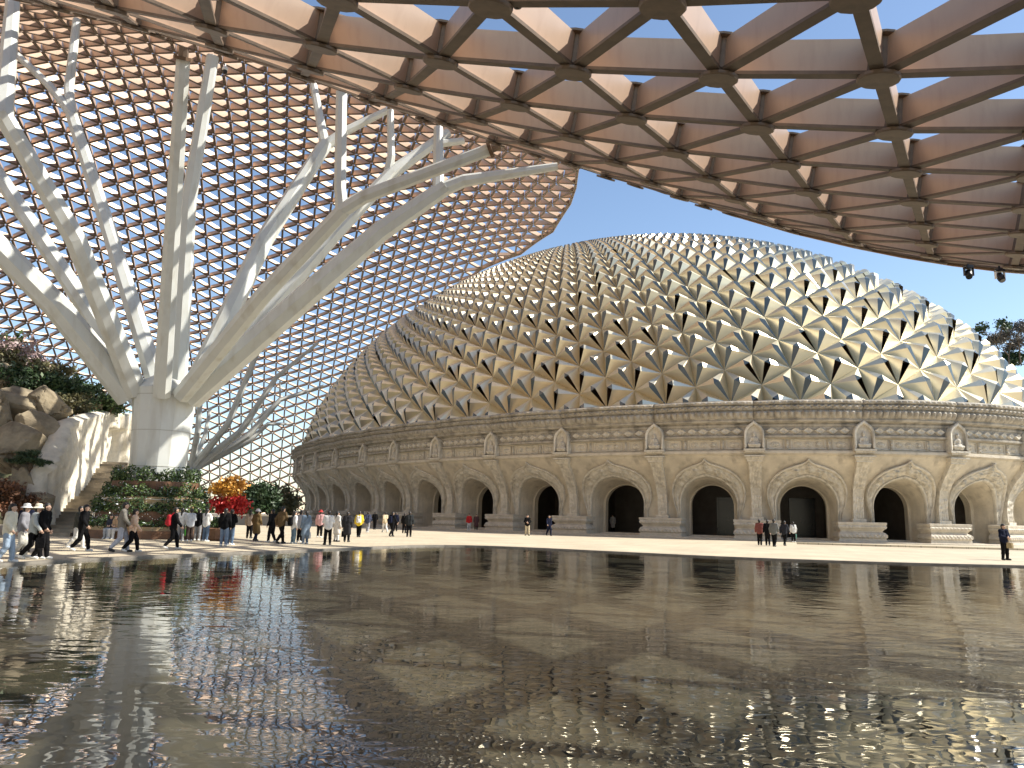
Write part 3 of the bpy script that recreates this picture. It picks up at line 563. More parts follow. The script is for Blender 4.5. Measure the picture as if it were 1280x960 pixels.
def hub_geo(P, nv):
    a = np.cross(nv, [0, 1, 0]); a /= np.linalg.norm(a); c = np.cross(nv, a); V = []
    for r, z in ((0.40, -0.10), (0.42, -0.07), (0.42, -0.012), (0.26, -0.010), (0.235, BD - 0.02), (0.38, BD + 0.004), (0.38, BD + 0.05)):
        for k in range(14): V.append(P + r * (math.cos(k * PI / 7) * a + math.sin(k * PI / 7) * c) + nv * z)
    F = [tuple(range(14)), tuple(range(6 * 14 + 13, 6 * 14 - 1, -1))]
    for i in range(6):
        for k in range(14): F.append((i * 14 + k, (i + 1) * 14 + k, (i + 1) * 14 + (k + 1) % 14, i * 14 + (k + 1) % 14))
    return np.array(V), F
hubs = [(NOD[i, j], NRM[i, j]) for i in range(na) for j in range(nb) if keep[i, j]]
HP = np.array([h[0] for h in hubs]); hx_, hy_, hd_ = project(HP); hs = np.where((hd_ > 1) & (hx_ > -20) & (hx_ < 1300) & (hy_ > -30) & (HP[:, 1] < 36), 1 / np.maximum(np.linalg.norm(HP, axis=1), 1), 0); nearh = set(np.argsort(-hs)[:70])
V = []; F = []
for k, (P, nv) in enumerate(hubs):
    v, f = hub_geo(P, nv)
    if k in nearh and hs[k] > 0: link('hub', mesh('hub', v - P, f, hubm), canopy, Matrix.Translation(P))
    elif np.linalg.norm(P) < 110: b = len(V); V.extend(v); F.extend([tuple(i + b for i in q) for q in f])
link('hubs', mesh('hubs', V, F, hubm), canopy, kind='stuff')
# rim trim along the free edge
Es = resample([tuple(p) for p in EDGE[::1]], 2.0); Es = Es[:int(len(Es) * 0.52)] if False else None
rimp = []
for A, B in zip(EDGE[:-1], EDGE[1:]):
    m = max(1, int(np.linalg.norm(B - A) / 2.0)); rimp += [A + (B - A) * i / m for i in range(m)]
rimp = np.array(rimp); rz_ = CZ(rimp[:, 0], rimp[:, 1]); mb = MB(); mb.tube(np.c_[rimp, rz_ + 0.45], 0.16, 6); 
tn = np.gradient(rimp, axis=0); tn /= np.linalg.norm(tn, axis=1)[:, None]; nr = np.c_[tn[:, 1], -tn[:, 0]] * 0.18
mb.grid(np.array([np.c_[rimp + nr, rz_ - 0.05], np.c_[rimp + nr, rz_ + 1.05], np.c_[rimp + nr * 1.3, rz_ + 1.05], np.c_[rimp + nr * 1.3, rz_ - 0.05], np.c_[rimp + nr, rz_ - 0.05]]))
mb.build('rim', [copper], canopy)

# ================================================================== TREE COLUMNS
def snap_tip(px, py, yc):            # move a tip along its ray onto the canopy if the shell is close by
    ys = np.linspace(yc - 9, yc + 12, 200); P = np.array([at(px, py, y) for y in ys]); g = CZ(P[:, 0], P[:, 1]) - P[:, 2]; k = np.where(g[1:] * g[:-1] < 0)[0]
    if len(k): return P[k[np.argmin(np.abs(ys[k] - yc))]]
    return at(px, py, yc)
def branch(parent, org, pts, rad, name='branch', n=8):
    mb = MB(); P = [np.asarray(p, float) - org for p in pts]; mb.tube(P, [r * 0.8 for r in rad], n, rot=PI / 8)
    for i in range(1, len(P) - 1): pass
    return mb.build(name, [white], parent)
def collar(parent, org, P, d, r, name='pin_joint'):
    d = np.asarray(d) / np.linalg.norm(d); mb = MB(); P = np.asarray(P) - org; mb.tube([P - d * 0.05, P + d * 0.12], r * 1.08, 10, 0); mb.tube([P + d * 0.12, P + d * 0.55], r * 0.55, 8, 1); return mb.build(name, [rustm, hubm], parent)
TB = np.array([-20.05, 44.0, 0.0]); tree = thing('branching_column', 'giant white steel tree column with spreading branches rising from the tiered planter', 'column', TB)
mb = MB(); mb.lathe([(1.46, 0), (1.48, 3.4), (1.53, 5.0), (1.62, 6.8), (1.72, 8.0), (1.76, 8.3), (1.3, 8.8), (0.6, 9.2)], (0, 0, 0), 16); mb.build('trunk', [white], tree)
for z, r in ((3.9, 1.50), (5.9, 1.578), (7.9, 1.71)):
    mb = MB(); V = []; 
    for rr_, zz_ in ((r - .02, z - .02), (r + .012, z - .02), (r + .012, z + .02), (r - .02, z + .02)): V += [(rr_ * math.cos(k * PI / 8), rr_ * math.sin(k * PI / 8), zz_) for k in range(16)]
    mb.add(V, [(i * 16 + k, i * 16 + (k + 1) % 16, ((i + 1) % 4) * 16 + (k + 1) % 16, ((i + 1) % 4) * 16 + k) for i in range(4) for k in range(16)]); mb.build('seam_ring', [mat('seam', (0.42, 0.42, 0.38), 0.6)], tree)
# way points: (px, py, depth); first point is a trunk-head offset
def tree_branch(start, way, rad, forks=(), pin=False, tip_snap=True):
    s = TB + np.array(start); pts = [s] + [at(*w) for w in way[:-1]]; last = snap_tip(*way[-1]) if tip_snap else at(*way[-1]); pts.append(last)
    b = branch(tree, TB, pts, rad)
    if pin: collar(tree, TB, last, pts[-1] - pts[-2], rad[-1])
    for fw, fr, fp in forks:
        base = np.asarray(fw[0]) if not isinstance(fw[0], tuple) else at(*fw[0]); t = snap_tip(*fw[-1]); q = [base] + [at(*w) for w in fw[1:-1]] + [t]
        branch(tree, TB, q, fr)
        if fp: collar(tree, TB, t, q[-1] - q[-2], fr[-1])
    return b
tree_branch((0.5, -1.5, 7.8), [(229, 74, 37.5)], [0.62, 0.42], pin=True)
tree_branch((0.75, -0.2, 8.2), [(236, 250, 44), (266, 70, 44)], [0.66, 0.52, 0.42])
tree_branch((1.2, 0.6, 8.2), [(330, 300, 50), (407, 180, 54)], [0.8, 0.72, 0.6], forks=[([(407, 185, 54), (402, 160, 55), (392, 106, 57)], [0.5, 0.42, 0.34], False), ([(404, 184, 54), (432, 164, 54.5), (484, 138, 55.5)], [0.52, 0.4, 0.3], False)])
tree_branch((1.5, -1.2, 7.9), [(330, 368, 39), (430, 262, 37)], [0.66, 0.56, 0.48], forks=[([(428, 264, 37), (425, 235, 37), (427, 115, 37.5)], [0.42, 0.36, 0.34], False), ([(427, 263, 37), (455, 246, 36.8), (612, 187, 36)], [0.46, 0.42, 0.36], True)])
tree_branch((1.7, -0.5, 7.9), [(400, 355, 42), (475, 290, 42), (557, 234, 42)], [0.95, 0.82, 0.72, 0.56], forks=[([(553, 237, 42), (580, 226, 42), (697, 208, 42)], [0.5, 0.44, 0.26], False), ([(548, 236, 42), (548, 160, 43)], [0.42, 0.34], False)])
tree_branch((1.6, 0.3, 8.2), [(420, 290, 48), (490, 216, 50), (560, 166, 52)], [0.74, 0.62, 0.55, 0.4], forks=[([(484, 222, 50), (489, 195, 50), (488, 138, 50.5)], [0.4, 0.33, 0.28], False), ([(545, 180, 51.5), (580, 176, 52)], [0.35, 0.28], False)])
tree_branch((-0.7, 0.9, 8.2), [(140, 300, 50), (90, 145, 53)], [0.74, 0.64, 0.52], forks=[([(90, 147, 53), (86, 112, 54), (96, 25, 56)], [0.46, 0.4, 0.34], False), ([(92, 145, 53), (60, 105, 54), (14, 62, 56)], [0.44, 0.36, 0.3], False)])
tree_branch((-1.2, -0.9, 8.0), [(95, 300, 40), (4, 145, 38), (18, -20, 37)], [0.8, 0.7, 0.58, 0.42])
tree_branch((-1.5, 0.2, 8.1), [(100, 372, 45.5), (0, 222, 47), (-70, 115, 48)], [0.74, 0.66, 0.55, 0.42])
tree_branch((-1.7, -0.6, 7.8), [(70, 382, 41.5), (0, 312, 40.5), (-150, 162, 39)], [0.95, 0.86, 0.8, 0.55])
# far tree column, mostly hidden behind the first
FB = np.array([-60.0, 145.0, 0.0]); ftree = thing('branching_column', 'distant white steel tree column whose branches fan out behind the near one', 'column', FB)
MB().lathe([(1.6, 0), (1.7, 5), (2.0, 8.6), (0.8, 9.4)], (0, 0, 0), 12).build('trunk', [white], ftree)
for way, rad in (([(285, 530, 140), (330, 420, 140), (355, 380, 140)], [0.9, 0.75, 0.6, 0.4]), ([(300, 540, 143), (345, 472, 145), (398, 428, 148)], [0.95, 0.8, 0.6, 0.35]), ([(345, 475, 145), (341, 455, 145), (339, 438, 145)], [0.3, 0.3, 0.25, 0.2]),
                 ([(310, 545, 147), (350, 500, 150), (405, 482, 154)], [0.9, 0.8, 0.6, 0.3]), ([(310, 552, 150), (335, 530, 152), (365, 530, 155)], [0.8, 0.7, 0.5, 0.3]), ([(350, 500, 150), (350, 490, 150), (350, 476, 150)], [0.3, 0.3, 0.25, 0.2]), ([(247, 540, 140), (252, 480, 140)], [0.8, 0.7, 0.5]), ([(256, 545, 146), (263, 510, 148)], [0.6, 0.5, 0.4]),
                 ([(190, 535, 138), (130, 455, 136), (70, 405, 134)], [0.9, 0.8, 0.6, 0.4]), ([(185, 560, 142), (150, 530, 142), (120, 500, 142)], [0.7, 0.6, 0.5, 0.3])):
    st = FB + np.array([0, 0, 8.5]) if way[0][1] > 480 else at(*way[0]); branch(ftree, FB, [st] + [at(*w) for w in way], rad, n=7)
# ---- fittings hung from the canopy
def stage_light(px, py, yc, ang):
    P = at(px, py, yc); r = thing('stage_light', 'black stage light below the canopy rim, ' + ang[1], 'stage light', P)
    mb = MB(); mb.box((0, 0, 0.30), (0.34, 0.26, 0.14)); mb.box((0, 0, 0.42), (0.06, 0.06, 0.16)); mb.build('base', [black], r)
    mb = MB(); mb.box((-0.19, 0, 0.08), (0.04, 0.12, 0.36)); mb.box((0.19, 0, 0.08), (0.04, 0.12, 0.36)); mb.box((0, 0, 0.25), (0.42, 0.12, 0.05)); mb.build('yoke', [bulbm if ang[0] > 0 else black], r)
    mb = MB(); d = np.array([math.sin(ang[0]) * 0.6, -0.5, -0.8]); d /= np.linalg.norm(d); mb.tube([-d * 0.2, -d * 0.15, d * 0.12, d * 0.26], [0.09, 0.14, 0.15, 0.13], 12); h = mb.build('head', [black], r, True)
    MB().tube([d * 0.262, d * 0.272], [0.12, 0.12], 12).build('lens', [lensm], h)
for px, py, an in ((1211, 342, (-0.5, 'head tipped sideways')), (1250, 346, (0.1, 'head pointing straight down with pale yoke'))): stage_light(px, py, 34.0, an)
def cctv(px, py, yc, label):
    P = at(px, py, yc); r = thing('security_camera', label, 'camera', P)
    mb = MB(); mb.tube([(0, 0, 0.1), (0, 0, 0.42)], 0.03, 8); mb.lathe([(0.09, 0.06), (0.13, 0.1), (0.13, 0.2), (0.05, 0.26)], (0, 0, 0), 12); mb.build('housing', [bulbm], r, True)
    MB().lathe([(0.02, -0.11), (0.08, -0.08), (0.115, 0.0), (0.11, 0.07)], (0, 0, 0), 12).build('dome_lens', [black], r, True)
cctv(281, 90, 36, 'small dome security camera hanging beside the white column branches'); cctv(647, 4, 14.2, 'white dome security camera under a canopy hub overhead')

# ================================================================== LEFT SIDE: hill, rocks, stairs, relief wall
def hill_mesh(name, x0, x1, y0, y1, fz, nx, ny, m):
    xs = np.linspace(x0, x1, nx); ys = np.linspace(y0, y1, ny); X, Y = np.meshgrid(xs, ys, indexing='ij'); Z = fz(X, Y); return link(name, MB().grid(np.dstack([X, Y, Z]).swapaxes(0, 1)).mesh(name, [m], True), kind='structure')
def hz_left(X, Y):
    d = np.sqrt(((X + 72) / 33) ** 2 + ((Y - 78) / 33) ** 2); z = 15.5 * np.clip(1 - d ** 2.2, 0, 1) ** 0.8
    return z + 0.5 * noise3(np.dstack([X, Y, X * 0]), 3, 3, 0.06) * (z > 0.5) - 0.3
hill_mesh('hill', -140, -36, 44, 125, hz_left, 60, 50, hillm)
def hz_right(X, Y):
    d = np.sqrt(((X - 150) / 80) ** 2 + ((Y - 190) / 60) ** 2); return 36 * np.clip(1 - d ** 2, 0, 1) - 0.3
hill_mesh('hill', 70, 240, 125, 260, hz_right, 40, 40, hillm)
def boulder(P, r, seed, label, sq=(1, 1, 1)):
    bm = bmesh.new(); bmesh.ops.create_icosphere(bm, subdivisions=5, radius=1.0); V = np.array([v.co[:] for v in bm.verts]); F = [[v.index for v in f.verts] for f in bm.faces]; bm.free()
    n1 = noise3(V, seed, 4, 0.5); cr = np.abs(noise3(V, seed + 9, 3, 0.55)); n2 = noise3(V, seed + 5, 4, 1.6); d = 1 + 0.24 * n1 + 0.11 * n2 - 0.13 * np.exp(-(cr / 0.06) ** 2)
    k = np.random.default_rng(seed)
    W = V * d[:, None]
    for _ in range(16):
        nv = k.normal(size=3); nv /= np.linalg.norm(nv); h = k.uniform(0.58, 0.88); q = W @ nv - h; W = W - np.maximum(q, 0)[:, None] * nv * 0.85
    link('boulder', mesh('boulder', W * np.array(r) * np.array(sq), F, rockm), None, Matrix.Translation(P), label=label, cat='rock', group='boulders of the rockery beside the relief wall')
BO = [((16, 562, 45), (2.1, 1.8, 2.0), 11, 'large cracked boulder at the foot of the rockery'), ((54, 556, 46.5), (1.6, 1.6, 2.2), 12, 'tall pale boulder leaning on the relief wall'), ((60, 508, 49), (1.25, 1.3, 1.4), 13, 'rounded boulder with a hollow above the relief wall end'),
      ((24, 512, 49), (2.0, 1.8, 1.7), 14, 'broad boulder under the dark overhanging pine'), ((-18, 530, 47), (2.2, 2.0, 2.8), 15, 'boulder at the outer edge of the rockery'), ((4, 470, 54), (1.0, 1.0, 1.2), 16, 'small light boulder high in the shrubs'), ((30, 612, 43), (1.5, 1.2, 1.2), 17, 'low boulder behind the russet shrub'), ((50, 628, 42.3), (0.9, 0.7, 0.8), 18, 'small pale stone beside the stair foot')]
for pp, r, sd_, lb in BO: boulder(at(*pp), r, sd_, lb)
# relief wall along the stairs
WL = [(-25.7, 42.3), (-27.0, 46.5), (-28.6, 51.5), (-30.1, 56.0), (-29.9, 59.0), (-28.8, 61.0)]; wlp = resample(WL, 0.16)[:-1]
dl = np.r_[0, np.cumsum(np.linalg.norm(np.diff(np.array(WL), axis=0), axis=1))]; q = np.linspace(0, dl[-1], 150); wlp = np.stack([np.interp(q, dl, np.array(WL)[:, 0]), np.interp(q, dl, np.array(WL)[:, 1])], 1)
for _ in range(20): wlp[1:-1] = (wlp[:-2] + 2 * wlp[1:-1] + wlp[2:]) / 4
topz = np.interp(q, [0, 1.0, 5, 10, 15, dl[-1]], [0.5, 3.6, 6.7, 7.7, 8.5, 8.8]); tn = np.gradient(wlp, axis=0); tn /= np.linalg.norm(tn, axis=1)[:, None]; nr = np.c_[tn[:, 1], -tn[:, 0]]
vz = np.linspace(0, 1, 60); PF = []
for k in vz:
    z = k * topz; rib = np.abs(np.sin(q * 4.4 + 0.9 * np.sin(z * 1.1 + q))) ** 0.5; nz = noise3(np.stack([q, z * 0.5, z * 0], 1), 21, 4, 0.55); off = 0.45 * rib + 0.16 * nz + 0.25 * (1 - k) ** 1.5
    dn = np.exp(-(((q - 16.2) / 0.75) ** 2)) * (z > 4.6) * (z < 7.4); off = off - 0.7 * np.clip(dn * 1.6, 0, 1)
    PF.append(np.c_[wlp + nr * off[:, None], z])
PF.append(np.c_[wlp - nr * 0.2, topz + 0.12]); PF.append(np.c_[wlp - nr * 0.7, topz]); PF.append(np.c_[wlp - nr * 0.9, topz * 0])
mb = MB(); G_ = np.array(PF); mb.grid(G_); mb.add(G_[:, 0], [tuple(range(len(PF)))]); mb.add(G_[:, -1], [tuple(range(len(PF) - 1, -1, -1))])
wo = mb.build('relief_wall', [reliefm], None, True, label='pale stone wall carved with dripping ribs beside the stone stairs', cat='wall')
# stairs
stair = thing('stone_stairs', 'flight of worn stone steps climbing beside the carved pale wall', 'stairs', (-25, 42.5, 0)); so = np.array([-25, 42.5, 0])
NSP = 26; a0, a1 = np.array([-25.5, 42.6]), np.array([-30.0, 56.2]); b0_, b1_ = np.array([-23.6, 42.2]), np.array([-28.0, 56.6])
for k in range(NSP):
    f0, f1 = k / NSP, (k + 1) / NSP + 0.01; h = 0.185 * (k + 1); Q = [a0 + (a1 - a0) * f0, b0_ + (b1_ - b0_) * f0, b0_ + (b1_ - b0_) * f1, a0 + (a1 - a0) * f1]; V = [(*(p - so[:2]), h - 0.185 - 0.25 * (k > 0)) for p in Q] + [(*(p - so[:2]), h) for p in Q]
    MB().add(V, [(0, 3, 2, 1), (4, 5, 6, 7), (0, 1, 5, 4), (1, 2, 6, 5), (2, 3, 7, 6), (3, 0, 4, 7)]).build('step', [stepm], stair)
Q = resample([(-23.4, 41.9), (-27.8, 56.6), (-26.5, 60)], 0.25)[:-1]; bq = np.array([(-23.4, 41.9), (-25.6, 49.2), (-27.8, 56.6), (-26.6, 60.0)]); d_ = np.r_[0, np.cumsum(np.linalg.norm(np.diff(bq, axis=0), axis=1))]; q2 = np.linspace(0, d_[-1], 90); bp_ = np.stack([np.interp(q2, d_, bq[:, 0]), np.interp(q2, d_, bq[:, 1])], 1)
hz = np.interp(q2, [0, 15.3, 19], [0.95, 6.0, 6.3]); t_ = np.gradient(bp_, axis=0); t_ /= np.linalg.norm(t_, axis=1)[:, None]; n_ = np.c_[t_[:, 1], -t_[:, 0]]; nz = noise3(np.c_[q2, q2 * 0, q2 * 0], 4, 4, 0.8)
rows = [np.c_[bp_ - n_ * 0.15, hz * 0], np.c_[bp_ - n_ * 0.15, hz + 0.15 * nz], np.c_[bp_ + n_ * 0.25, hz + 0.12 + 0.2 * nz], np.c_[bp_ + n_ * 0.6, hz * 0.8 + 0.1 * nz], np.c_[bp_ + n_ * 1.1, hz * 0]]
mb = MB(); mb.grid(np.array(rows)); mb.add(np.array(rows)[:, 0], [(0, 1, 2, 3, 4)]); mb.build('parapet', [reliefm], stair, True)
# ---- shrubs and plants
def shrub(name, P, r, n, size, m, label, cat='shrub', group=None, stem=True, clumps=16, extra=None, aspect=0.55):
    P = np.asarray(P, float); t = thing(name, label, cat, P, group); me = leaves_mesh('foliage', clump_pts((0, 0, r[2] * 0.95), r, n, clumps=clumps), size, m, aspect=aspect); link('foliage', me, t)
    if extra: link('blossom', leaves_mesh('blossom', clump_pts((0, 0, r[2] * 1.0), np.array(r) * 1.03, extra[0], clumps=clumps), extra[1], extra[2], aspect=0.8), t)
    if stem:
        mb = MB()
        for k in range(5):
            a = k * 1.25 + P[0]; mb.tube([(0, 0, -0.6), (0.3 * r[0] * math.cos(a), 0.3 * r[1] * math.sin(a), r[2] * 0.6), (0.6 * r[0] * math.cos(a), 0.6 * r[1] * math.sin(a), r[2] * 1.3)], [0.09, 0.06, 0.02], 5)
        mb.build('stem', [barkm], t)
    return t
def on_hill(px, py, yc, sink=0.0):
    P = at(px, py, yc); return np.array([P[0], P[1], P[2] - sink])
SH = [(22, 452, 57, (3.0, 2.2, 2.0), 2600, 0.15, leaf_ol, 'olive shrub dusted with pink blossom on the rockery top', (2600, 0.11, leaf_pk)), (58, 470, 56, (2.2, 2.0, 1.5), 2400, 0.15, leaf_ol, 'olive twiggy shrub below the pink blossom', None), (70, 488, 55, (2.6, 2.0, 1.5), 3200, 0.16, leaf_md, 'rounded mid green shrub above the boulders', None),
      (102, 492, 55, (2.4, 2.0, 1.5), 3600, 0.15, leaf_dk, 'dense dark green shrub overhanging the relief wall', None), (130, 506, 57, (1.9, 1.6, 1.1), 2400, 0.14, leaf_md, 'low shrub at the back end of the relief wall', None), (30, 478, 54, (2.6, 2.0, 1.4), 2600, 0.16, leaf_dk, 'dark evergreen shrub between boulders', None), (-6, 470, 55, (2.6, 2.2, 1.8), 2400, 0.16, leaf_ol, 'olive shrub behind the small light boulder', None),
      (86, 504, 53, (2.2, 1.5, 0.8), 2000, 0.13, leaf_ol, 'dry ochre ground shrub along the relief wall top', None), (148, 545, 62, (1.6, 1.6, 1.6), 1800, 0.14, leaf_dk, 'dark shrub tucked behind the white trunk', None), (-30, 440, 60, (4, 3, 3), 3500, 0.2, leaf_md, 'big green shrub on the hill crest', None)]
for px, py, yc, r, n_, sz, m, lb, ex in SH: shrub('hill_shrub', on_hill(px, py, yc, r[2]), r, n_, sz, m, lb, group='shrubs on the rockery hill', extra=ex)
# layered pine (flat cloud pads) and russet shrub at the rock foot
pn = thing('cloud_pine', 'small dark pine with flat clipped pads leaning over the russet shrub', 'tree', at(32, 620, 42.5))
o0 = at(32, 620, 42.5)
mb = MB(); mb.tube([(0, 0, -0.6), (-0.2, 0.1, 0.8), (0.1, 0, 1.7), (0.3, 0, 2.2)], [0.16, 0.13, 0.1, 0.06], 7); mb.tube([(-0.1, 0, 1.2), (-0.9, 0, 1.6)], [0.07, 0.04], 6); mb.build('trunk', [barkm], pn)
for dx, dy, dz, rx in ((0.1, 0, 2.35, 0.95), (-0.8, 0.1, 1.95, 0.7), (0.75, -0.1, 1.85, 0.6), (-0.1, -0.3, 2.0, 0.8)): link('pad', leaves_mesh('pad', clump_pts((dx, dy, dz), (rx, rx * 0.8, 0.22), 1100, clumps=12), 0.08, leaf_dk, aspect=0.25), pn)
shrub('russet_shrub', at(14, 636, 41.5) - np.array([0, 0, 0.6]), (1.7, 1.2, 1.1), 3600, 0.10, leaf_rd, 'russet leaved shrub in front of the rockery')
shrub('russet_shrub', at(-30, 634, 41) - np.array([0, 0, 0.6]), (1.6, 1.2, 1.3), 2400, 0.10, leaf_rd, 'taller russet shrub at the rockery corner')
# ---- tiered planter round the trunk
plt = thing('tiered_planter', 'four tier timber planter full of flowers around the white trunk', 'planter', (TB[0], TB[1], 0))
def tier(r0, r1, z0, z1, m, name, n=14):
    mb = MB(); V = []
    for r, z in ((r0, z0), (r0, z1), (r1, z1), (r1, z0)): V += [(r * math.cos(2 * PI * k / n + .2), r * math.sin(2 * PI * k / n + .2), z) for k in range(n)]
    mb.add(V, [(i * n + k, i * n + (k + 1) % n, (i + 1) * n + (k + 1) % n, (i + 1) * n + k) for i in range(3) for k in range(n)]); return mb.build(name, [m], plt)
tier(3.75, 3.4, 0, 0.42, woodm, 'bench'); tier(3.4, 2.95, 0, 0.62, tanm, 'planter_wall'); tier(2.95, 2.6, 0, 1.42, woodm, 'planter_wall'); tier(2.6, 2.2, 1.3, 2.2, tanm, 'planter_wall'); tier(2.3, 1.6, 2.1, 3.05, woodm, 'planter_wall')
for rr_, zz_, n_, hh in ((3.22, 0.74, 4200, 0.32), (2.85, 1.58, 6000, 0.48), (2.45, 2.36, 5600, 0.44), (2.05, 3.25, 5200, 0.48)):
    for m, fr_, sz in ((leaf_dk, 0.40, 0.08), (leaf_md, 0.30, 0.085), (leaf_lt, 0.22, 0.08), (leaf_wh, 0.08, 0.05)):
        k = int(n_ * fr_); a = RNG.random(k) * 2 * PI; lump = 1 + 0.6 * np.sin(a * 9 + rr_) * np.sin(a * 4); p = np.stack([(rr_ + RNG.normal(size=k) * 0.2) * np.cos(a), (rr_ + RNG.normal(size=k) * 0.2) * np.sin(a), zz_ + (RNG.random(k) - 0.35) * hh * 1.5 * np.clip(lump, 0.4, 1.6)], 1)
        link('flowers' if m is leaf_wh else 'foliage', leaves_mesh('foliage', p, sz, m), plt, kind='stuff')
mb = MB()
for k in range(150):
    a = PI + k * PI / 150; sag = 0.16 * abs(math.sin(k * PI / 15)); mb.lathe([(0.0, -0.03), (0.028, 0), (0.0, 0.03)], (2.66 * math.cos(a), 2.66 * math.sin(a), 2.1 - sag * 0.3), 5)
    if k % 2: mb.lathe([(0.0, -0.03), (0.03, 0), (0.0, 0.03)], (3.0 * math.cos(a), 3.0 * math.sin(a), 1.36 - sag * 2.2), 5)
mb.build('string_lights', [bulbm], plt)['kind'] = 'stuff'
# flower display at the planter's corner
FD = ground_at(277, 676); fd = thing('flower_display', 'tall display of gold and crimson blossoms standing at the planter end', 'flower display', FD)
mb = MB(); mb.lathe([(0.75, 0), (0.85, 0.1), (0.9, 0.62), (0.8, 0.66)], (-0.4, 0.2, 0), 10); mb.build('tub', [woodm], fd)
link('greenery', leaves_mesh('greenery', clump_pts((-0.4, 0.2, 0.85), (0.8, 0.6, 0.35), 900), 0.10, leaf_md), fd)
link('gold_blossom', leaves_mesh('gold_blossom', clump_pts((0.1, 0.3, 2.75), (1.15, 0.8, 0.8), 2600, clumps=22), 0.075, leaf_gd, aspect=0.7), fd); link('crimson_blossom', leaves_mesh('crimson_blossom', clump_pts((0.35, 0.2, 1.95), (1.15, 0.7, 0.75), 2000, clumps=20), 0.085, leaf_cr, aspect=0.8), fd)
mb = MB(); mb.tube([(-0.2, 0.2, 0.5), (0, 0.3, 1.6), (0.1, 0.3, 2.8)], [0.1, 0.07, 0.03], 6); mb.tube([(0, 0.3, 1.4), (0.7, 0.2, 2.2)], [0.05, 0.02], 5); mb.tube([(0, 0.3, 1.6), (-0.6, 0.2, 2.6)], [0.05, 0.02], 5); mb.build('stem', [barkm], fd)
# ---- back plaza: low wall, round tree, brown bushes
P = ground_at(325, 655); lw = MB(); a, b = ground_at(287, 656), ground_at(372, 658); dd = (b - a) / np.linalg.norm(b - a); nn = np.array([-dd[1], dd[0], 0])
V = [a, b, b + nn * 0.8, a + nn * 0.8]; V = [tuple(v) for v in V] + [(v[0], v[1], 0.95) for v in V]; lw.add(V, [(0, 1, 5, 4), (1, 2, 6, 5), (2, 3, 7, 6), (3, 0, 4, 7), (4, 5, 6, 7)]); lw.add([(v[0], v[1], z) for z in (0.952, 1.08) for v in (a - nn * 0.1 - dd * .1, b - nn * 0.1 + dd * .1, b + nn * 0.9 + dd * .1, a + nn * 0.9 - dd * .1)], [(0, 1, 5, 4), (1, 2, 6, 5), (2, 3, 7, 6), (3, 0, 4, 7), (4, 5, 6, 7), (3, 2, 1, 0)], 1); lw.build('low_wall', [mat('grey_granite', (0.17, 0.165, 0.16), 0.6, var=0.2), plinth_m], None, label='low dark granite wall with a top slab coloured pale as if sunlit beyond the plaza', cat='wall')  # paler top slab: sunlight on the wall top put into its colour
def round_tree(px, py, yc, r, n, m, label, name='clipped_tree', cat='tree'):
    P = at(px, py, yc); t = thing(name, label, cat, (P[0], P[1], 0)); link('crown', leaves_mesh('crown', clump_pts((0, 0, P[2]), r, n, clumps=40, fill=0.82), 0.22, m), t); MB().tube([(0, 0, 0), (0.1, 0, P[2] * 0.6), (0, 0.1, P[2])], [0.22, 0.16, 0.08], 7).build('trunk', [barkm], t)
round_tree(325, 624, 88, (2.3, 2.2, 1.9), 5200, leaf_dk, 'dark rounded evergreen tree behind the low wall')
round_tree(352, 628, 96, (2.4, 2.0, 2.2), 3000, leaf_ol, 'brownish thin bush beside the far end of the palace')
round_tree(305, 636, 92, (1.8, 1.6, 1.3), 2200, leaf_md, 'small green bush left of the dark evergreen', 'bush', 'bush')
# ---- trees on the far right hill
def bare_tree(px, py, yc, h, lv, m, label, spread=1.0, seed=1):
    P = at(px, py, yc); t = thing('hill_tree', label, 'tree', P, 'trees on the hill behind the dome'); rg = np.random.default_rng(seed); mb = MB(); tips = []
    def grow(p, d, L, r, dep):
        q = p + d * L; mb.tube([p, (p + q) / 2 + rg.normal(size=3) * L * 0.05, q], [r, r * 0.8, r * 0.6], 5, cap=False)
        if dep == 0: tips.append(q); return
        for _ in range(3):
            nd = d + rg.normal(size=3) * 0.45 * spread; nd[2] = abs(nd[2]) * 0.9 + 0.15; nd /= np.linalg.norm(nd); grow(q, nd, L * 0.68, r * 0.58, dep - 1)
    grow(np.zeros(3), np.array([0.03, 0, 1.0]), h * 0.36, h * 0.022, 4); mb.build('trunk', [barkm], t); tips = np.array(tips); k = rg.integers(0, len(tips), lv); link('crown', leaves_mesh('crown', tips[k] + rg.normal(size=(lv, 3)) * h * 0.05, 0.32 if m is leaf_dk else 0.2, m, rng=rg), t)
bare_tree(1246, 447, 150, 7.5, 500, leaf_dk, 'slender broad leaved tree standing above the twiggy wood', 1.0, 3)
for k, (px, py, h, lv, m, lb) in enumerate([(1262, 462, 8, 1800, leaf_tw, 'grey twiggy tree beside the slender tree'), (1276, 455, 8.5, 2200, leaf_tw, 'broad grey twiggy tree at the wood edge'), (1252, 478, 6, 2200, leaf_dk, 'dark evergreen low on the wooded hill'), (1272, 482, 7, 2600, leaf_dk, 'dark bushy evergreen below the twiggy trees'), (1292, 470, 9, 2600, leaf_tw, 'tall twiggy tree deep in the wood'), (1238, 470, 4.5, 900, leaf_tw, 'short twiggy tree next to the dome edge')]): bare_tree(px, py, 152 + k, h, lv, m, lb, 1.3, 10 + k)

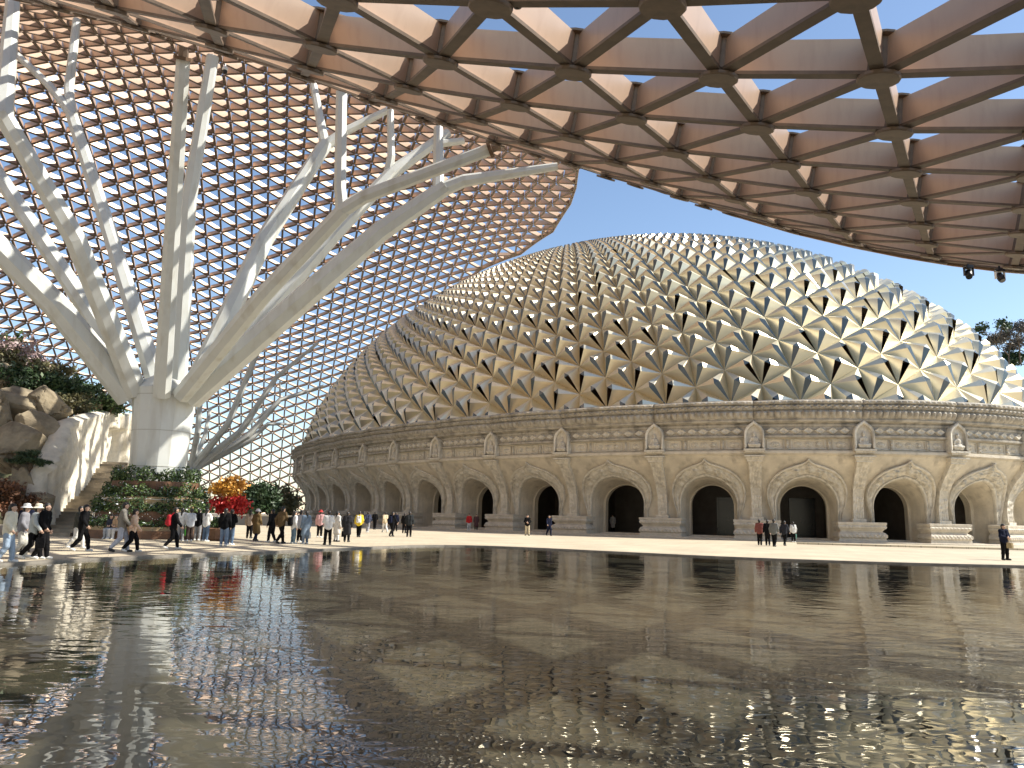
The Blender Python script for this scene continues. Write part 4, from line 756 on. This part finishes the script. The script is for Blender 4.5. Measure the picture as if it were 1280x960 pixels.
# ================================================================== PEOPLE
skin = mat('skin', (0.56, 0.36, 0.26), 0.55); hair_m = mat('black_hair', (0.012, 0.010, 0.009), 0.45); eye_m = mat('dark_eye', (0.02, 0.015, 0.012), 0.3); shoe_w = mat('white_shoe', (0.7, 0.7, 0.68), 0.6); shoe_b = mat('black_shoe', (0.02, 0.02, 0.02), 0.5)
def cloth(c):
    nm = 'cloth_%d_%d_%d' % tuple(int(x * 255) for x in c); return mat(nm, c, 0.9, var=0.18, vscale=6, bump=0.35, bscale=14, spec=0.15)
def hand(wr, el, side, curl):
    wr, el = np.array(wr), np.array(el); d = wr - el; d /= np.linalg.norm(d); s = np.array([0, side, 0.0]); a = np.cross(d, s); a /= np.linalg.norm(a) + 1e-9; w = np.cross(a, d); c = []
    pal = wr + d * 0.075; c.append((wr, pal, 0.026, 0.030, 0.015)); c.append((wr + a * 0.018, pal + a * 0.024, 0.022, 0.022, 0.012)); c.append((wr - a * 0.018, pal - a * 0.024, 0.022, 0.022, 0.012))
    for k, L in zip((-1.5, -0.5, 0.5, 1.5), (0.06, 0.075, 0.08, 0.07)):
        b = pal + a * k * 0.021 + d * 0.012; m = b + d * L * 0.5 - w * curl * 0.012; e = m + d * L * 0.42 - w * curl * 0.03; c.append((b, m, 0.0098, 0.0092, 0.004)); c.append((m, e, 0.0092, 0.008, 0.004))
    b = wr + d * 0.025 + a * 0.034; c.append((b, b + a * 0.03 + d * 0.03, 0.012, 0.011, 0.006)); c.append((b + a * 0.03 + d * 0.03, b + a * 0.034 + d * 0.062, 0.011, 0.009, 0.004)); return c
POSES = {}
def pose(name, hipL, kneeL, ankL, toeL, hipR, kneeR, ankR, toeR, elL, wrL, elR, wrR, lean=0.0, dz=0.0, turn=0.0, nod=0.0):
    sh = 1.40 + dz; hx = lean; H = np.array([hx * 1.35 + 0.015, 0, 1.585 + dz]); L = lambda p: np.array(p, float)
    shL, shR = np.array([hx, 0.175, sh]), np.array([hx, -0.175, sh])
    tor = [((0, 0.07, 0.95 + dz), (hx * .6, 0.085, 1.2 + dz), .115, .11), ((0, -0.07, 0.95 + dz), (hx * .6, -0.085, 1.2 + dz), .115, .11), ((hx * .6, 0.08, 1.2 + dz), (hx, 0.1, 1.36 + dz), .115, .1), ((hx * .6, -0.08, 1.2 + dz), (hx, -0.1, 1.36 + dz), .115, .1), (shL, shR, .062, .062)]
    arms = []
    for s_, el, wr in ((shL, elL, wrL), (shR, elR, wrR)): arms += [(s_, el, .052, .042), (el, wr, .04, .028)]
    legs = []; feet = []
    for hp, kn, an, to in ((hipL, kneeL, ankL, toeL), (hipR, kneeR, ankR, toeR)):
        legs += [(hp, kn, .088, .056), (kn, (L(kn) * .6 + L(an) * .4), .055, .053), ((L(kn) * .6 + L(an) * .4), an, .053, .036)]; he = L(an) - (L(to) - L(an)) * 0.35; he[2] = L(to)[2] + (L(an)[2] - L(to)[2]) * 0.35; feet += [(an, he, .04, .038), (he, to, .04, .034)]
    f = np.array([math.cos(turn), math.sin(turn), -nod]); sd_ = np.array([-math.sin(turn), math.cos(turn), 0])
    hd = [((hx, 0, 1.41 + dz), H - [0, 0, .06], .055, .05), (H + [0, 0, .045] - f * .012, H + [0, 0, .02] + f * .01, .088, .08), (H - [0, 0, .02] + f * .02, H - [0, 0, .065] + f * .045, .066, .04), (H + f * .088 + [0, 0, .01], H + f * .108 - [0, 0, .018], .012, .016, .008), (H + sd_ * .083 + [0, 0, .01], H + sd_ * .086 - [0, 0, .02], .012, .012, .006), (H - sd_ * .083 + [0, 0, .01], H - sd_ * .086 - [0, 0, .02], .012, .012, .006), (H + f * .085 - [0, 0, .048] + sd_ * .016, H + f * .085 - [0, 0, .048] - sd_ * .016, .012, .012, .008)]
    body = tor + arms + legs + feet + hd + hand(wrL, elL, 1, 1.0) + hand(wrR, elR, -1, 1.0)
    g = lambda cs, e: [(c[0], c[1], c[2] + e, c[3] + e) for c in cs]
    R = {}
    V, F = sdf_caps(body, 0.0125, 0.03); R['body'] = mesh('person', V, F, skin, smooth=True)
    hem = [((0, 0.06, 0.86 + dz), (0, -0.06, 0.86 + dz), .135, .135)] if dz > -0.2 else []
    V, F = sdf_caps(g(tor, .024) + g(arms, .026) + hem + [((hx, 0, 1.42 + dz), (hx, 0, 1.45 + dz), .075, .07)], 0.017, 0.035); R['jacket'] = (V, F)
    lg = [(c[0], c[1], c[2] + .022, c[3] + .03) for c in legs] + [((0, .06, .93 + dz), (0, -.06, .93 + dz), .128, .128)]; V, F = sdf_caps(lg, 0.017, 0.03); R['trousers'] = (V, F)
    kz = min(L(kneeL)[2], L(kneeR)[2]); mx = (L(kneeL) + L(kneeR)) / 2
    coat = [((0, .07, .95 + dz), (mx[0] * .8, .09, kz + .02), .135, .15), ((0, -.07, .95 + dz), (mx[0] * .8, -.09, kz + .02), .135, .15)]; V, F = sdf_caps(g(tor, .03) + g(arms, .03) + coat + [((hx, 0, 1.42 + dz), (hx, 0, 1.46 + dz), .078, .075)], 0.018, 0.05); R['coat'] = (V, F)
    for nm_, fs in (('shoe_l', feet[:2]), ('shoe_r', feet[2:])): R[nm_] = sdf_caps([(c[0], c[1], c[2] + .012, c[3] + .012) for c in fs], 0.014, 0.02)
    ha = [(H + [0, 0, .055] - f * .02, H + [0, 0, .04] - f * .03, .092, .09), (H + [0, 0, .02] - f * .045, H - [0, 0, .04] - f * .05, .08, .062), (H + [0, 0, .085] + f * .03, H + [0, 0, .08] + f * .05, .05, .04)]
    V, F = sdf_caps(ha, 0.014, 0.02); R['hair'] = (V, F); V, F = sdf_caps(ha + [(H - [0, 0, .04] - f * .055, H - [0, 0, .25] - f * .085, .075, .05)], 0.015, 0.03); R['long_hair'] = (V, F)
    hc = H + np.array([0, 0, .07]); mb = MB(); mb.lathe([(0.19, -0.02), (0.115, 0.03), (0.105, 0.1), (0.07, 0.125), (0.01, 0.13)], hc, 18); R['hat'] = (np.array(mb.V), mb.F)
    mb = MB()
    for s_ in (-1, 1): mb.lathe([(0.0, -.008), (.011, 0), (0.0, .008)], H + f * .083 + sd_ * .033 * s_ + [0, 0, .02], 6)
    R['eyes'] = (np.array(mb.V), mb.F); R['H'] = H; R['back'] = np.array([hx - .2, 0, 1.2 + dz]); R['wL'] = np.array(wrL); R['wR'] = np.array(wrR); POSES[name] = R
hL, hR = (0, .09, .9), (0, -.09, .9)
pose('walk', hL, (.18, .09, .495), (.24, .09, .095), (.37, .09, .035), hR, (-.01, -.09, .465), (-.26, -.09, .17), (-.17, -.09, .045), (-.13, .25, 1.14), (-.06, .27, .9), (.12, -.25, 1.14), (.27, -.26, .95), lean=.035)
pose('stroll', hL, (.1, .09, .49), (.14, .09, .09), (.28, .1, .035), hR, (.03, -.09, .47), (-.17, -.09, .12), (-.05, -.1, .04), (-.05, .25, 1.13), (.06, .27, .9), (.04, -.25, 1.13), (.16, -.22, .96), lean=.02)
pose('stand', hL, (.02, .1, .49), (-.01, .11, .09), (.13, .14, .035), hR, (.02, -.1, .49), (-.01, -.11, .09), (.13, -.14, .035), (-.03, .25, 1.12), (.05, .26, .87), (-.03, -.25, 1.12), (.05, -.26, .87))
pose('phone', hL, (.02, .1, .49), (-.01, .11, .09), (.13, .14, .035), hR, (.03, -.1, .49), (-.02, -.11, .09), (.12, -.14, .035), (.06, .24, 1.14), (.27, .08, 1.3), (.06, -.24, 1.14), (.27, -.08, 1.3), nod=.25)
pose('fold', hL, (.02, .11, .49), (-.01, .13, .09), (.12, .17, .035), hR, (.02, -.11, .49), (-.01, -.13, .09), (.12, -.17, .035), (.05, .25, 1.14), (.24, .03, 1.1), (.05, -.25, 1.14), (.24, -.04, 1.06), turn=.2)
pose('sit', (0, .09, .52), (.42, .1, .5), (.40, .1, .10), (.53, .11, .035), (0, -.09, .52), (.42, -.1, .5), (.38, -.1, .10), (.5, -.11, .035), (.06, .23, .76), (.25, .1, .7), (.06, -.23, .76), (.25, -.08, .72), lean=.05, dz=-.4)
CM = {}
def part(posename, key, m):
    k = (posename, key)
    if k not in CM: V, F = POSES[posename][key]; CM[k] = mesh(key, V, F, skin, smooth=(key != 'hat'))
    return CM[k], m
NAMES = {'jacket': 'jacket', 'trousers': 'trousers', 'coat': 'coat', 'shoe_l': 'shoe', 'shoe_r': 'shoe', 'hair': 'hair', 'long_hair': 'hair', 'hat': 'hat', 'eyes': 'eyes'}
PM = {}
def person(px, py, ang, ps, top, leg, label, h=1.66, shoe=shoe_b, hair='hair', coat=False, hat=None, z=0.0, P=None):
    P = ground_at(px, py, z) if P is None else P; s = h / 1.70; R = POSES[ps]; PM[px] = Matrix.Translation(P) @ Matrix.Rotation(ang, 4, 'Z') @ Matrix.Scale(s, 4)
    o = link('person', R['body'], None, PM[px], label=label, cat='person', group='visitors on the plaza')
    for key, m in ((('coat' if coat else 'jacket'), cloth(top)), ('trousers', cloth(leg)), ('shoe_l', shoe), ('shoe_r', shoe), (hair, hair_m), ('eyes', eye_m)) + ((('hat', cloth(hat)),) if hat else ()):
        me, mm = part(ps, key, m); c = link(NAMES[key], me, o); c.material_slots[0].link = 'OBJECT'; c.material_slots[0].material = mm
    return o
def backpack(o, ps, c, label):
    R = POSES[ps]; mw = o @ Matrix.Translation(R['back']); t = thing('backpack', label, 'backpack'); t.matrix_local = mw
    V, F = sdf_caps([((-.02, .07, -.17), (-.02, .07, .13), .1, .085), ((-.02, -.07, -.17), (-.02, -.07, .13), .1, .085), ((-.1, 0, -.16), (-.1, 0, -.03), .07, .06)], 0.02, .03); link('pack', mesh('pack', V, F, cloth(c), smooth=True), t)
    for s_ in (-1, 1): MB().tube([(.02, .1 * s_, .16), (.14, .1 * s_, .28), (.27, .1 * s_, .22), (.33, .11 * s_, .05), (.2, .13 * s_, -.12)], .018, 6).build('strap', [cloth(c)], t)
def bag(o, ps, side, c, label, name='tote_bag', cat='bag', sz=(.26, .09, .32)):
    R = POSES[ps]; w = R['wL' if side > 0 else 'wR']; t = thing(name, label, cat); t.matrix_local = o @ Matrix.Translation(w + np.array([.05, 0, -.1])); mb = MB(); a, b, c_ = sz
    V = []
    for z, f in ((-.16 - c_, .92), (-.14 - c_, 1.0), (-.3, 1.05), (-.16, .95)): V += [(-a / 2 * f, -b / 2 * f, z), (a / 2 * f, -b / 2 * f, z), (a / 2 * f, b / 2 * f, z), (-a / 2 * f, b / 2 * f, z)]
    mb.add(V, [(i * 4 + k, i * 4 + (k + 1) % 4, (i + 1) * 4 + (k + 1) % 4, (i + 1) * 4 + k) for i in range(3) for k in range(4)] + [(3, 2, 1, 0), (12, 13, 14, 15)]); mb.build('bag_body', [cloth(c)], t)
    for s_ in (-1, 1): MB().tube([(-.07, s_ * b * .4, -.16), (-.05, s_ * b * .2, -.04), (.05, s_ * b * .2, -.04), (.07, s_ * b * .4, -.16)], .008, 5).build('handle', [cloth(c)], t)
K = (.006, .006, .007); NV = (.009, .012, .03); JE = (.10, .15, .23); WH = (.70, .69, .66); GY = (.28, .28, .29); BG = (.48, .37, .27); OL = (.16, .11, .05); LJ = (.25, .29, .38)
E_, W_ = 0.0, PI; B_ = PI / 2; T_ = -PI / 2
pp = [
 (6, 703, .15, 'stroll', (.68, .64, .52), (.30, .38, .48), 'person in a cream top and pale jeans with long black hair walking past the boulders', 1.66, shoe_w, 'long_hair', False, None),
 (24, 697, .3, 'stroll', (.22, .22, .24), (.58, .56, .50), 'person in a grey jacket, pale trousers and white sun hat', 1.62, shoe_w, 'hair', False, (.72, .72, .7)),
 (38, 699, .2, 'walk', (.42, .45, .44), K, 'person in a pale grey top and cream sun hat striding with a black bag', 1.62, shoe_w, 'hair', False, (.70, .66, .52)),
 (50, 699, .1, 'stroll', K, K, 'person all in black with white shoes beside the hatted walker', 1.70, shoe_w, 'hair', False, None),
 (28, 690, B_, 'stand', NV, K, 'person in dark navy facing the rockery', 1.68, shoe_b, 'hair', False, None),
 (100, 689, .1, 'walk', K, K, 'person in a black tracksuit and white shoes walking past the stairs', 1.68, shoe_w, 'hair', False, None),
 (94, 686, .2, 'walk', (.06, .06, .05), (.62, .61, .58), 'person in dark top and white trousers half hidden by the black tracksuit', 1.62, shoe_w, 'hair', False, None),
 (149, 690, .35, 'walk', (.20, .185, .16), (.38, .40, .47), 'tall person in grey brown jacket and light grey trousers walking by the planter', 1.80, shoe_b, 'hair', False, None),
 (163, 690, .35, 'walk', (.60, .44, .33), K, 'person in a peach jumper and black trousers with bobbed black hair', 1.56, shoe_w, 'long_hair', False, None),
 (214, 686.5, .55, 'walk', K, K, 'person in black walking with a red backpack', 1.66, shoe_w, 'hair', False, None),
 (225, 676.5, B_, 'stand', WH, (.3, .3, .3), 'person in a white jacket at the planter with a green tote bag', 1.64, shoe_w, 'long_hair', False, None),
 (236, 677, 2.2, 'phone', (.5, .52, .55), (.05, .035, .03), 'person in a pale blue grey top bending to photograph the planter flowers', 1.60, shoe_w, 'hair', False, None),
 (246, 676, B_, 'stand', K, GY, 'person in black top and grey trousers between two white tops', 1.62, shoe_w, 'hair', False, None),
 (256, 677, 1.2, 'phone', WH, JE, 'person in a white hooded top and blue jeans facing the crimson blossoms', 1.62, shoe_w, 'long_hair', False, None),
 (279, 682.5, B_, 'stand', K, (.17, .23, .32), 'person in black top and light jeans near the pool edge', 1.66, shoe_w, 'long_hair', False, None),
 (287, 681.5, 1.3, 'phone', K, JE, 'person in black top and blue jeans holding up a phone', 1.62, shoe_w, 'hair', False, None),
 (311, 673, B_, 'stand', (.40, .32, .25), K, 'person in beige top and black trousers beside the camel coat', 1.6, shoe_b, 'long_hair', False, None),
 (319, 676, 1.1, 'stroll', OL, NV, 'person in a long camel coat and white cap', 1.62, shoe_b, 'hair', True, (.72, .72, .7)),
 (339, 678, 2.6, 'stroll', K, K, 'person in black with white shoes behind the brown jacket', 1.66, shoe_w, 'hair', False, None),
 (350, 679.5, 1.0, 'walk', (.12, .08, .04), K, 'tall person in a brown jacket and black trousers in mid stride', 1.80, shoe_b, 'hair', False, None),
 (366, 680, .7, 'stand', WH, (.13, .20, .26), 'person in a white top and teal jeans wearing a black backpack', 1.60, shoe_w, 'long_hair', False, None),
 (374, 678, 1.2, 'stand', (.45, .46, .48), K, 'person in a light grey top beside the long blue coat', 1.62, shoe_w, 'hair', False, None),
 (381, 680.3, 2.4, 'stand', (.16, .21, .27), (.16, .2, .26), 'person in a long dusty blue coat', 1.62, shoe_w, 'long_hair', True, None),
 (399, 672, B_, 'stand', (.55, .33, .33), K, 'person in a pink top wearing a red hat', 1.64, shoe_w, 'hair', False, (.4, .05, .05)),
 (409, 681, 1.9, 'fold', WH, K, 'person in a white shirt and black trousers near the pool corner', 1.66, shoe_b, 'hair', False, None),
 (420, 677, .9, 'stand', (.62, .6, .56), WH, 'person in a long cream coat with black hair', 1.62, shoe_b, 'long_hair', True, None),
 (433, 677.6, B_, 'stand', (.028, .028, .032), K, 'person in a long charcoal coat with a black bag', 1.62, shoe_b, 'hair', True, None),
 (448, 671.5, B_, 'stroll', (.66, .50, .05), K, 'person in a bright yellow jacket walking to the palace', 1.66, shoe_b, 'hair', False, None),
 (459, 666, B_, 'walk', (.05, .06, .10), (.3, .3, .32), 'person in dark jacket and pale trousers near the shaded wall', 1.64, shoe_w, 'hair', False, None),
 (468, 662, B_, 'stroll', K, K, 'person in black walking in the palace shadow', 1.66, shoe_b, 'hair', False, None),
 (481, 665.5, 2.2, 'walk', (.55, .45, .30), WH, 'person in a sand coloured jacket and white trousers', 1.64, shoe_w, 'hair', False, None),
 (489, 670.8, 1.0, 'walk', K, K, 'person in black mid stride with a dark backpack', 1.68, shoe_b, 'hair', False, None),
 (494, 664, B_, 'stand', NV, K, 'person in navy standing behind the black strider', 1.66, shoe_b, 'hair', False, None),
 (505, 666.5, 1.4, 'stand', K, K, 'long haired person in black beside the tall charcoal figure', 1.60, shoe_b, 'long_hair', False, None),
 (511, 671, 1.7, 'stand', (.025, .028, .03), K, 'tall person in charcoal standing with arms down', 1.72, shoe_b, 'hair', False, None),
 (586, 663.5, T_, 'stand', (.5, .03, .03), (.5, .49, .47), 'person in a red jacket and pale trousers in the palace shadow', 1.66, shoe_w, 'hair', False, None),
 (595, 663, T_, 'stand', (.10, .05, .05), K, 'person in a maroon coat beside the red jacket', 1.62, shoe_b, 'hair', True, None),
 (659, 669.5, T_, 'fold', K, (.52, .44, .30), 'person in black top and khaki trousers facing the pool', 1.68, shoe_b, 'hair', False, None),
 (686, 669.8, -1.2, 'walk', NV, NV, 'person in navy uniform walking across the plaza', 1.68, shoe_b, 'hair', False, None),
 (766, 664.2, T_, 'stand', (.42, .40, .38), K, 'person in a pale coat standing inside an arched doorway', 1.62, shoe_b, 'hair', True, None, .25),
 (950, 681.5, 1.2, 'stroll', (.20, .07, .06), K, 'person in a maroon puffer jacket among the dark suited group', 1.70, shoe_b, 'hair', False, None),
 (960, 682, 1.3, 'stroll', K, K, 'slim person in black between the maroon and grey jackets', 1.68, shoe_b, 'hair', False, None),
 (968, 683.3, .9, 'stroll', (.15, .155, .15), K, 'person in a dark grey jacket beside the slim figure in black', 1.72, shoe_b, 'hair', False, None),
 (981, 682.3, .8, 'walk', (.03, .032, .04), K, 'person in dark blue grey suit striding to the doorway', 1.64, shoe_b, 'hair', False, None),
 (992, 678, B_, 'stand', (.62, .62, .6), K, 'person in a white top holding a mint green folder', 1.58, shoe_w, 'long_hair', False, None),
 (1112, 673.0, 1.0, 'walk', K, K, 'person in black walking inside an arched doorway', 1.68, shoe_b, 'hair', False, None, .25),
 (1257, 700.3, -1.35, 'fold', NV, K, 'person in a navy jacket with arms folded over a tan bag', 1.72, shoe_b, 'hair', False, None)]
PO = {}
for a in pp: PO[a[0]] = (person(a[0], a[1], a[2], a[3], a[4], a[5], a[6], *a[7:]) and PM[a[0]], a[3])
for px, an, lb, tc_, lc in ((116, -1.3, 'person in dark clothes seated on the planter bench', (.04, .045, .06), (.40, .42, .45)), (128, -1.8, 'person in a tan jacket and pale trousers seated on the planter bench', (.45, .30, .18), (.55, .55, .55))):
    P = ground_at(px, 674.5); P[1] += 0.05; d = P[:2] - TB[:2]; d *= 3.62 / np.linalg.norm(d); Q = np.array([TB[0] + d[0], TB[1] + d[1], 0.0]); person(px, 674, math.atan2(d[1], d[0]) , 'sit', tc_, lc, lb, 1.6, shoe_w, 'long_hair', False, None, 0.0, Q)
backpack(*PO[214], (.45, .03, .04), 'red backpack on the walker dressed in black'); backpack(*PO[366], K, 'black backpack on the person in teal jeans'); backpack(*PO[448], (.68, .67, .63), 'white backpack on the yellow jacket'); backpack(*PO[489], NV, 'dark navy backpack on the striding person in black'); backpack(*PO[50], (.03, .03, .035), 'black backpack on the walker in black beside the hatted walker')
bag(*PO[225], -1, (.14, .62, .08), 'bright green tote bag hanging by the planter'); bag(*PO[236], -1, (.28, .42, .72), 'pale blue shopping bag beside the planter'); bag(*PO[38], -1, K, 'black shoulder bag of the walker in the cream hat', 'shoulder_bag'); bag(*PO[433], 1, K, 'black bag held by the person in the charcoal coat', 'handbag'); bag(*PO[381], -1, (.66, .66, .64), 'white bag held by the person in the dusty blue coat', 'handbag')
bag(*PO[1257], 1, (.40, .33, .20), 'tan bag carried by the person in the navy jacket', 'handbag', sz=(.3, .1, .26)); bag(*PO[992], -1, (.30, .62, .55), 'mint green folder held by the person in white', 'folder', 'folder', (.26, .03, .3))
